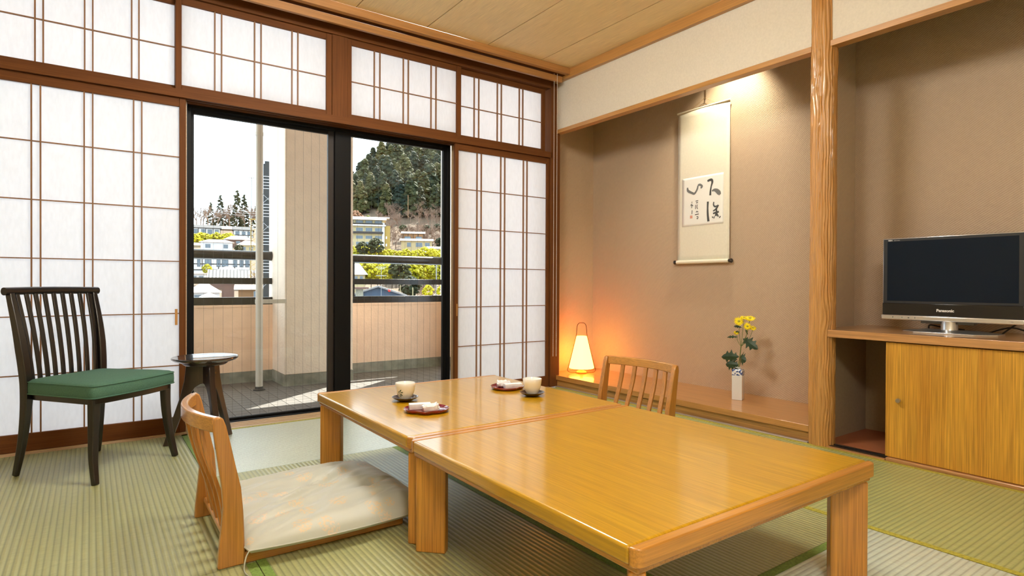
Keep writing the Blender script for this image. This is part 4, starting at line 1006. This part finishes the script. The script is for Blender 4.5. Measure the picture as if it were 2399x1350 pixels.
struct(m.build('hillside', 'hill_soil', smooth=80), 'brown winter hillside across the valley')

def blob_crown(h, r, n, shape, size, seed, flat=.8):
    rnd = random.Random(seed); m = MB(); ico = bmesh.new(); bmesh.ops.create_icosphere(ico, subdivisions=1, radius=1)
    iv = [v.co.copy() for v in ico.verts]; idx = [tuple(v.index for v in f.verts) for f in ico.faces]; ico.free()
    for k in range(n):
        t = (k+.5)/n; z, rad = shape(t, rnd); a = rnd.uniform(0, 2*PI); q = rad*r*rnd.uniform(.55, 1.0)**.5
        c = Vector((q*math.cos(a), q*math.sin(a), z*h)); s = size*rnd.uniform(.6, 1.25)*(1.15-.55*z)
        st = Matrix.Rotation(rnd.uniform(0, 6), 3, 'Z')
        out = Vector((math.cos(a), math.sin(a), -.45))
        vs_ = []
        for v in iv:
            w = st @ v; w = w*(1+rnd.uniform(-.30, .30)); p = Vector((w.x*s, w.y*s, w.z*s*flat)) + out*(max(0, w.dot(out))*s*.5)
            vs_.append(c+p)
        m.add(vs_, idx)
    return m
def tree_proto(name, crown, mat, trunk_h, trunk_r, label, group, cat='tree', trunk_mat='trunk_brown'):
    t = thing(name, label, cat, (0, 0, -500), 0, group)
    c = crown.build('crown', mat, t); c['kind'] = 'stuff'
    MB().tube([(0, 0, -2), (0, 0, trunk_h*.5), (0, 0, trunk_h)], [trunk_r, trunk_r*.7, trunk_r*.2], 6).build('trunk', trunk_mat, t)
    return t
cone = lambda t, r: (.06+.92*t, (1-t)**.8*.95+.05)
protos = []
used = set()
def put(proto, loc, rz, sc):
    if proto.name not in used:
        used.add(proto.name); proto.location = loc; proto.rotation_euler.z = rz; proto.scale = sc; return proto
    return copy_tree(proto, loc, rz, sc)
ced_lab = 'tall cedar in the dark forest on the far hill'
ced = [tree_proto('cedar_tree', blob_crown(20, 4.0, 190, cone, 1.5, 11+k), 'cedar_leaf', 19, .3, ced_lab, 'cedars of the hillside forest') for k in range(3)]
rnd = random.Random(3)
for ri, D in enumerate([352, 366, 380, 394, 408, 424, 440, 456, 474, 492, 512]):
    step = 7.2/D*F_PX
    px = 818+rnd.uniform(0, step)
    while px < 1056:
        lim = 352 if px > 900 else 360
        dd = D+rnd.uniform(-5, 5)
        gz = ground(px, dd)
        ok = (D >= 366 or px > 905) and not (px < 850 and D > 440) and not (px < 893 and D > 470)
        if ok:
            s_ = rnd.uniform(.8, 1.35)
            p = spot(px, dd); put(ced[rnd.randrange(3)], (p.x, p.y, p.z-1.5), rnd.uniform(0, 6), (s_*1.05, s_*1.05, s_))
        px += step*rnd.uniform(.8, 1.25)
# treeline conifers above the left houses
ced2 = [tree_proto('ridge_conifer', blob_crown(20, 3.0, 120, cone, .75, 31), 'dark_shrub', 19, .3, 'thin conifer among bare trees on the ridge above the houses', 'conifers on the ridge')]
for px, D, s_ in ((516, 372, .95), (555, 372, 1.12), (572, 376, 1.02), (493, 380, .75), (535, 385, .7), (600, 380, .8)):
    p = spot(px, D); put(ced2[0], (p.x, p.y, p.z-1), px, (s_, s_, s_))
yc = tree_proto('yellow_conifer', blob_crown(15, 3.4, 260, cone, .8, 51), 'yellow_conifer', 14, .25, 'yellow-green cone-shaped conifer behind the hotel', 'yellow conifers')
p = spot(862, 252); put(yc, (p.x, p.y, p.z+1.5), 0, (1, 1, 1.05)); 
p = spot(834, 268); q = put(yc, (p.x, p.y, p.z), 2, (.8, .8, .75))
ball = lambda t, r: (.12+.8*t, math.sin(PI*min(1, .12+.85*t))**.8)
ru = tree_proto('rust_tree', blob_crown(9, 3.6, 150, ball, .8, 61), 'rust_leaf', 6, .25, 'rust-coloured leafy tree at the forest edge beside the pillar', 'rust-coloured trees')
p = spot(834, 300); put(ru, (p.x, p.y, p.z+2), 0, (1.2, 1.2, 1.5))
p = spot(948, 246); put(ru, (p.x, p.y, p.z-4), 3, (1, 1, .6))

def bare_proto(seed, h, label, group):
    rnd = random.Random(seed); m = MB()
    def grow(p, d, ln, r, lev):
        q = p+d*ln; mid = p+d*ln*.5+Vector((rnd.uniform(-.05, .05), rnd.uniform(-.05, .05), 0))*ln
        m.tube([p, mid, q], [r, r*.8, r*.6], 4 if lev > 1 else 3, cap=False)
        if lev == 0: return
        for k in range(3 if lev > 3 else 4):
            nd = (d*rnd.uniform(.7, 1.1)+Vector((rnd.uniform(-1, 1), rnd.uniform(-1, 1), rnd.uniform(-.15, .7)))*.85).normalized()
            grow(p+d*ln*rnd.uniform(.55, 1.0), nd, ln*rnd.uniform(.55, .80), r*.58, lev-1)
    t = thing('bare_tree', label, 'tree', (0, 0, -500), 0, group)
    grow(Vector((0, 0, -.5)), Vector((0, 0, 1)), h*.34, h*.024, 5)
    o = m.build('branches', 'bare_twig', t); o['kind'] = 'stuff'
    return t
bare = [bare_proto(5+k, 10, 'leafless pinkish-grey tree on the hillside by the houses', 'bare trees on the hillside') for k in range(3)]
rnd = random.Random(9)
for k in range(84):
    px = rnd.uniform(880, 1052); D = rnd.uniform(266, 350); 
    if px < 925 and D < 285: D += 30
    p = spot(px, D); s_ = rnd.uniform(.7, 1.25); put(bare[k % 3], (p.x, p.y, p.z), rnd.uniform(0, 6), (s_*1.15, s_*1.15, s_))
for px, D, s_ in ((985, 148, .62), (1010, 150, .5), (975, 146, .5), (600, 165, .55), (593, 160, .45)):
    p = spot(px, D); o = put(bare[rnd.randrange(3)], (p.x, p.y, p.z+.5), px, (s_*1.2, s_*1.2, s_)); o['label'] = 'small leafless tree below the top balcony rail, beside the bamboo' if px > 700 else 'small leafless tree by the foot of the lattice mast'; o['group'] = 'small bare trees in the valley' if px > 700 else 'small bare trees by the mast'
for k in range(18):
    px = 452+8.6*k+rnd.uniform(-3, 3); D = rnd.uniform(355, 385); p = spot(px, D); s_ = rnd.uniform(1.1, 1.75)
    o = put(bare[k % 3], (p.x, p.y, p.z), rnd.uniform(0, 6), (s_*.9, s_*.9, s_)); o['label'] = 'tall leafless tree on the ridge above the half-timbered houses'; o['group'] = 'bare trees on the ridge'

bam = [tree_proto('bamboo_clump', blob_crown(6, 2.4, 90, ball, .62, 71+k), 'bamboo_leaf', 4, .1, 'bright yellow-green bamboo clump in the row before the hotel', 'bamboo clumps before the hotel', 'bamboo') for k in range(2)]
for k in range(16):
    px = 826+14*k+rnd.uniform(-4, 4); D = rnd.uniform(190, 202); p = far(px, 604, D); s_ = rnd.uniform(.6, .95)
    put(bam[k % 2], (p.x, p.y, p.z-1.2), rnd.uniform(0, 6), (s_, s_, s_))
for k in range(16):
    px = 858+12*k+rnd.uniform(-4, 4); D = rnd.uniform(152, 166); p = far(px, 652, D); s_ = rnd.uniform(.75, 1.05)
    o = put(bam[k % 2], (p.x, p.y, p.z-1.0), rnd.uniform(0, 6), (s_, s_, s_)); o['label'] = 'yellow-green bamboo clump seen between top and middle balcony rails'; o['group'] = 'bamboo clumps in the valley'
for k in range(9):
    px = 452+11*k+rnd.uniform(-3, 3); D = 296; p = far(px, 571, D); s_ = rnd.uniform(.7, 1.0)
    o = put(bam[k % 2], (p.x, p.y, p.z-.5), rnd.uniform(0, 6), (s_*1.2, s_*1.2, s_)); o['label'] = 'bright yellow bamboo clump below the half-timbered houses'; o['group'] = 'bamboo clumps below the timbered houses'
for px, py, D, s_ in ((1003, 692, 92, .32), (1034, 690, 94, .28), (1012, 602, 180, .5), (485, 640, 172, .45)):
    p = far(px, py, D); o = put(bam[0], (p.x, p.y, p.z-.2), px, (s_, s_, s_)); o['label'] = {1003: 'round yellow-green bush beyond the blue roof', 1034: 'yellow-green bush against the door frame above the lower rail', 1012: 'yellow-green garden shrub before the dark-roofed house', 485: 'small yellow bush beside the car-port house'}[px]; o['group'] = 'yellow garden bushes'; o['category'] = 'bush'
dsh = tree_proto('dark_shrub', blob_crown(6, 2.6, 90, ball, .7, 81), 'dark_shrub', 4, .15, 'dark green bushy shrub standing in front of the bamboo', 'dark shrubs', 'shrub')
for px, py, D, s_ in ((880, 590, 188, .85), (850, 592, 189, .7), (936, 655, 150, .95), (560, 589, 258, .6), (945, 545, 300, .8), (1000, 548, 305, .9), (1025, 540, 300, .7), (960, 690, 130, .8), (1030, 575, 262, .7)):
    p = far(px, py, D); put(dsh, (p.x, p.y, p.z-.5), px, (s_, s_, s_))

# ---- houses
def house(label, px, py_base, D, wpx, hpx, depth=8.0, roof='gable', rpx=8, wall='house_white', rmat='roof_pale', wins=(), timber=False, over=.7, name='house', yaw=0.0, ridge='x', slats=0):
    s = D/F_PX; p = far(px, py_base, D); w, h, rh = wpx*s, hpx*s, rpx*s
    phi = math.atan2(p.y, p.x)
    t = thing(name, label, 'house', (p.x, p.y, p.z), phi-PI/2+yaw)
    B(-w/2, w/2, 0, depth, -6, h).build('wall', wall, t)
    o = over
    if roof == 'gable' and ridge == 'x':
        MB().prism([(-o, h-.25), (depth/2, h+rh-.25), (depth+o, h-.25), (depth+o, h), (depth/2, h+rh), (-o, h)], 'X', -w/2-o, w/2+o).build('roof', rmat, t)
    elif roof == 'gable':
        MB().prism([(-w/2-o, h-.25), (0, h+rh-.25), (w/2+o, h-.25), (w/2+o, h), (0, h+rh), (-w/2-o, h)], 'Y', -o, depth+o).build('roof', rmat, t)
        MB().prism([(-w/2, h-.01), (w/2, h-.01), (0, h+rh-.3)], 'Y', 0, depth).build('gable', wall, t)
    elif roof == 'hip':
        k = min(w, depth)*.35
        MB().add([(-w/2-o, -o, h), (w/2+o, -o, h), (w/2+o, depth+o, h), (-w/2-o, depth+o, h), (-w/2+k, depth/2, h+rh), (w/2-k, depth/2, h+rh)],
                 [(0, 1, 5, 4), (1, 2, 5), (2, 3, 4, 5), (3, 0, 4), (3, 2, 1, 0)]).build('roof', rmat, t)
    else:
        B(-w/2-o, w/2+o, -o, depth+o, h, h+rh).build('roof', rmat, t)
    for (u, v, ww, hh) in wins:
        x0, z0 = (u-.5)*w, v*h; fw = .09
        f = B(x0-ww/2*w-fw, x0+ww/2*w+fw, -.10, .02, z0-fw, z0+hh*h+fw).build('window', 'timber_dark' if timber else 'far_metal', t)
        B(x0-ww/2*w, x0-.03, -.14, -.10, z0, z0+hh*h).build('pane', 'far_glass', f); B(x0+.03, x0+ww/2*w, -.14, -.10, z0, z0+hh*h).build('pane', 'far_glass', f)
    if timber:
        for u in (0, .25, .5, .75, 1): B((u-.5)*w-.12, (u-.5)*w+.12, -.12, .02, 0, h).build('timber_post', 'timber_dark', t)
        for v in (.04, .48, .96): B(-w/2, w/2, -.14, .02, v*h-.14, v*h+.14).build('timber_beam', 'timber_dark', t)
    for k in range(slats):
        x = -w/2-o+(k+.5)*(w+2*o)/slats; L_ = math.hypot(depth/2+o, rh)
        b = MB().prism([(-o, h), (depth/2, h+rh), (depth/2, h+rh+.22), (-o, h+.22)], 'X', x-.16, x+.16).build('roof_batten', 'roof_dark', t)
    return t
house('white house with black half-timbering and dark roof above the bamboo', 482, 563, 330, 54, 26, 8, 'gable', 7, 'house_white', 'roof_dark', [(.16, .55, .14, .3), (.42, .55, .14, .3), (.64, .55, .14, .3), (.88, .55, .12, .3), (.3, .1, .14, .28), (.6, .1, .14, .28)], True)
house('white timbered house with dark roof beside the lattice mast', 570, 563, 322, 38, 22, 8, 'gable', 8, 'house_white', 'roof_dark', [(.2, .52, .18, .3), (.52, .52, .16, .3), (.8, .52, .16, .3), (.4, .08, .2, .28)], True)
house('tan house with pale roof between two half-timbered houses', 527, 563, 346, 30, 24, 8, 'gable', 7, 'house_tan', 'roof_pale', [(.3, .4, .2, .3), (.7, .4, .2, .3)])
house('low brown house with a wide pale pink roof', 558, 574, 290, 50, 11, 7, 'hip', 9, 'house_brown', 'roof_pale', [(.5, .3, .15, .4)])
house('white single-storey house with pale hipped roof and two windows', 508, 588, 268, 60, 18, 8, 'hip', 7, 'house_white', 'roof_pale', [(.22, .35, .15, .4), (.78, .35, .13, .4)])
house('small house with pale hipped roof beside the lattice mast', 580, 590, 258, 36, 14, 7, 'hip', 11, 'house_cream', 'roof_pale', [(.3, .25, .18, .45), (.7, .25, .18, .45)])
house('cream house with pale roof at the foot of the half-timbered house', 458, 590, 290, 26, 14, 7, 'gable', 6, 'house_cream', 'roof_pale', [(.5, .3, .3, .4)])
house('long white apartment house with a row of windows below the top rail', 512, 634, 200, 122, 28, 9, 'gable', 8, 'house_white', 'roof_dark', [(.08, .3, .07, .5), (.20, .3, .04, .5), (.34, .3, .09, .5), (.50, .3, .05, .5), (.60, .3, .09, .5), (.76, .3, .05, .5), (.86, .3, .05, .5), (.95, .3, .05, .5)], True)
house('low house with a small pale hipped roof before the apartment house', 534, 642, 186, 32, 8, 6, 'hip', 8, 'house_cream', 'roof_pale', [(.5, .2, .2, .5)])
house('shed with a striped battened roof', 552, 662, 165, 96, 8, 9, 'gable', 19, 'house_brown', 'roof_pale', [], slats=16)
house('white car-port house with pale flat roof', 462, 660, 180, 36, 16, 7, 'flat', 3, 'house_white', 'roof_pale', [(.3, .2, .3, .5), (.7, .2, .2, .5)])
house('brown timber shed with a downpipe below the middle rail', 534, 702, 128, 24, 36, 6, 'flat', 2, 'house_brown', 'roof_grey', [])
house('plank-walled shed with sloping pale roof', 592, 702, 116, 56, 24, 7, 'gable', 8, 'house_tan', 'roof_pale', [(.7, .1, .3, .6)])
house('house with a broad white roof below the middle rail', 478, 706, 142, 58, 18, 8, 'hip', 18, 'house_white', 'roof_pale', [(.3, .2, .2, .5)])
house('small house with an orange-tinted pointed roof just above the lower rail', 490, 712, 112, 20, 14, 5, 'hip', 8, 'house_brown', 'roof_pale', [])
house('two-storey wooden house with pale roof and wide windows on the hillside', 968, 581, 262, 46, 34, 8, 'gable', 5, 'house_tan', 'roof_pale', [(.22, .5, .30, .26), (.78, .5, .30, .26)], True, .9)
house('pale low wing of the wooden house with awning', 976, 582, 254, 70, 18, 5, 'gable', 5, 'house_cream', 'roof_pale', [(.25, .2, .12, .5), (.58, .2, .2, .5), (.85, .2, .14, .5)])
house('house with a pale roof half hidden by the sliding door frame', 1028, 604, 212, 50, 22, 7, 'gable', 5, 'house_cream', 'roof_pale', [(.3, .3, .2, .4)])
house('dark-roofed low house in front of the wooden house', 1004, 603, 198, 34, 8, 6, 'gable', 8, 'house_brown', 'roof_grey', [])
house('white house with tall white roof beside the balcony pillar', 836, 658, 150, 36, 14, 8, 'hip', 26, 'house_cream', 'house_white', [(.45, .1, .15, .6), (.78, .1, .15, .6)])
house('house with a plain dark blue gable end just above the lower rail', 886, 700, 92, 112, 8, 9, 'gable', 22, 'roof_blue', 'roof_grey', [], ridge='y', name='house')
house('stone-walled outbuilding next to the blue roof', 842, 704, 82, 17, 26, 3, 'flat', 4, 'concrete', 'house_brown', [])

# ---- hotel on the slope
def hotel():
    D = 232; s = D/F_PX; p = far(852, 606, D); phi = math.atan2(p.y, p.x)
    t = thing('hotel_building', 'cream four-storey hotel with dark balcony bands and pale roof', 'building', (p.x, p.y, p.z), phi-PI/2)
    x0, x1 = (790-852)*s, (895-852)*s; Z = lambda y: (606-y)*s
    B(x0, x1, 0, 10, -5, Z(532)).build('wall', 'house_cream', t)
    B(x0, x1-.3, .8, 10, Z(531), Z(517)).build('top_storey', 'house_cream', t)
    MB().prism([(-1.2, Z(518)), (11, Z(518)), (8, Z(509)), (3, Z(509))], 'X', x0-1, x1+1.2).build('roof', 'roof_pale', t)
    B(x0, x1+1.0, -1.2, .8, Z(532), Z(529)).build('canopy', 'house_white', t)
    for y0, y1 in ((527.5, 525.8), (549, 545)): B(x0, x1, -1.3, -.1, Z(y0), Z(y1)).build('balcony_band', 'timber_dark', t)
    for row, (yb, yt) in enumerate(((544, 536), (561, 554), (575, 568), (526, 519))):
        for k in range(5):
            xc = x0+(k+.5)*(x1-x0)/5; yy = -.06 if row < 3 else .74
            f = B(xc-1.25, xc+1.25, yy, yy+.08, Z(yb), Z(yt)).build('window', 'far_metal', t)
            for a, b_ in ((-1.2, -.42), (-.38, .38), (.42, 1.2)): B(xc+a, xc+b_, yy-.04, yy, Z(yb)+.06, Z(yt)-.06).build('pane', 'far_glass', f)
    for k in range(6): x = x0+k*(x1-x0)/5; B(x-.18, x+.18, .2, .8, Z(529), Z(517)).build('post', 'house_cream', t)
    B((897-852)*s, (911-852)*s, 1, 7, -5, Z(530)).build('stair_tower', 'house_yellow', t)
    B((893-852)*s, (898-852)*s, -.4, 2, -5, Z(524)).build('corner_pier', 'house_white', t)
    B((899-852)*s, (910-852)*s, 1.5, 5, Z(512), Z(510)).build('antenna_roof', 'house_white', t)
    for y in (556, 573): B((901-852)*s, (904-852)*s, .94, 1.0, Z(y+4), Z(y-2)).build('window', 'house_white', t)
hotel()

# ---- masts, tower, antenna
def tower():
    D = 110; s = D/F_PX; p = far(627, 760, D); phi = math.atan2(p.y, p.x); H_ = (760-413)*s; w = .72
    t = thing('ladder_tower', 'black steel tower with white rungs beside the drain pipe', 'tower', (p.x, p.y, p.z), phi-PI/2)
    B(-w, w, 0, 1.2, -3, H_).build('shaft', 'tower_dark', t)
    B(-.5, .5, .2, 1.0, H_, H_+.5).build('cap', 'tower_dark', t)
    B(-.02, .02, .5, .54, H_+.5, H_+3.4).build('aerial', 'far_metal', t)
    for g in range(4):
        for k in range(5):
            z = H_-2.2-g*4.8-k*.52; B(-w-.02, w+.02, -.10, 0, z, z+.08).build('rung', 'house_white', t)
        z = H_-5.2-g*4.8
        MB().tube([(-w, -.06, z-.1), (w, -.06, z-1.5)], .05, 5).build('brace', 'far_metal', t); MB().tube([(w, -.06, z-.1), (-w, -.06, z-1.5)], .05, 5).build('brace', 'far_metal', t)
        MB().lathe([(0, -.3), (.3, -.25), (.36, 0), (.3, .25), (0, .3)], 10, (-w-.35, .2, z)).build('dish', 'far_metal', t)
tower()
def lattice():
    D = 150; s = D/F_PX; p = far(594, 712, D); phi = math.atan2(p.y, p.x); H_ = (712-531)*s
    t = thing('lattice_mast', 'yellowish steel lattice mast seen beside the drain pipe', 'mast', (p.x, p.y, p.z), phi-PI/2); w = .75
    for sx in (-1, 1):
        for y in (0, 1.4): MB().tube([(sx*w, y, 0), (sx*w*.8, y, H_)], .07, 5).build('leg', 'pylon_yellow', t)
    k = 0; z = .5
    while z < H_-1.2:
        MB().tube([(-w*.95, 0, z), (w*.95, 0, z+1.1)], .04, 4).build('brace', 'pylon_yellow', t); MB().tube([(w*.95, 0, z), (-w*.95, 0, z+1.1)], .04, 4).build('brace', 'pylon_yellow', t); z += 1.15
    B(-1.0, 1.0, -.2, 1.6, H_, H_+.15).build('platform', 'pylon_yellow', t)
lattice()
def mast(label, px, py0, py1, D, bars, r=.05, mat='trunk_brown'):
    s = D/F_PX; p = far(px, py0, D); phi = math.atan2(p.y, p.x); t = thing('antenna_mast', label, 'antenna', (p.x, p.y, p.z), phi-PI/2); H_ = (py0-py1)*s
    MB().tube([(0, 0, -1), (0, 0, H_)], r, 6).build('pole', mat, t)
    for z, w in bars: B(-w, w, -.05, .05, H_*z-.05, H_*z+.05).build('cross_bar', mat, t)
mast('thin antenna mast rising above the ridge trees', 589, 600, 432, 160, [(.995, .7)], .06)
mast('pale roof antenna with two cross bars before the bamboo', 893, 690, 627, 90, [(.99, .75), (.93, .5), (.68, .75)], .03, 'far_metal')
mast('slim brown utility pole on the hillside before the cedars', 956, 505, 458, 300, [], .16, 'house_tan')
mast('grey utility pole among the bamboo near the door frame', 1022, 700, 618, 140, [(.9, .5)], .12, 'far_metal')
mast('short pale post on the slope beyond the blue roof', 967, 692, 674, 110, [], .08, 'house_cream')
mast('thin pale post by the retaining wall', 938, 692, 668, 110, [], .05, 'house_cream')
p = far(912, 681, 88)
tag(MB().lathe([(0, -.22), (.13, -.18), (.2, -.08), (.2, .08), (.13, .18), (0, .22)], 14).build('marker_ball', 'ball_red', smooth=60, loc=p), 'red round marker above the blue roof', 'marker')
for k, (z0, z1) in enumerate(((486, 497), (491, 502), (497, 507))):
    a, b_ = far(500, z0, 240), far(640, z1, 240); mid = (a+b_)/2-Vector((0, 0, .5))
    tag(MB().tube(bez([a, mid, b_], 8), .035, 4).build('power_line', 'house_white'), 'pale power line strung before the ridge trees', 'power line', 'power lines')
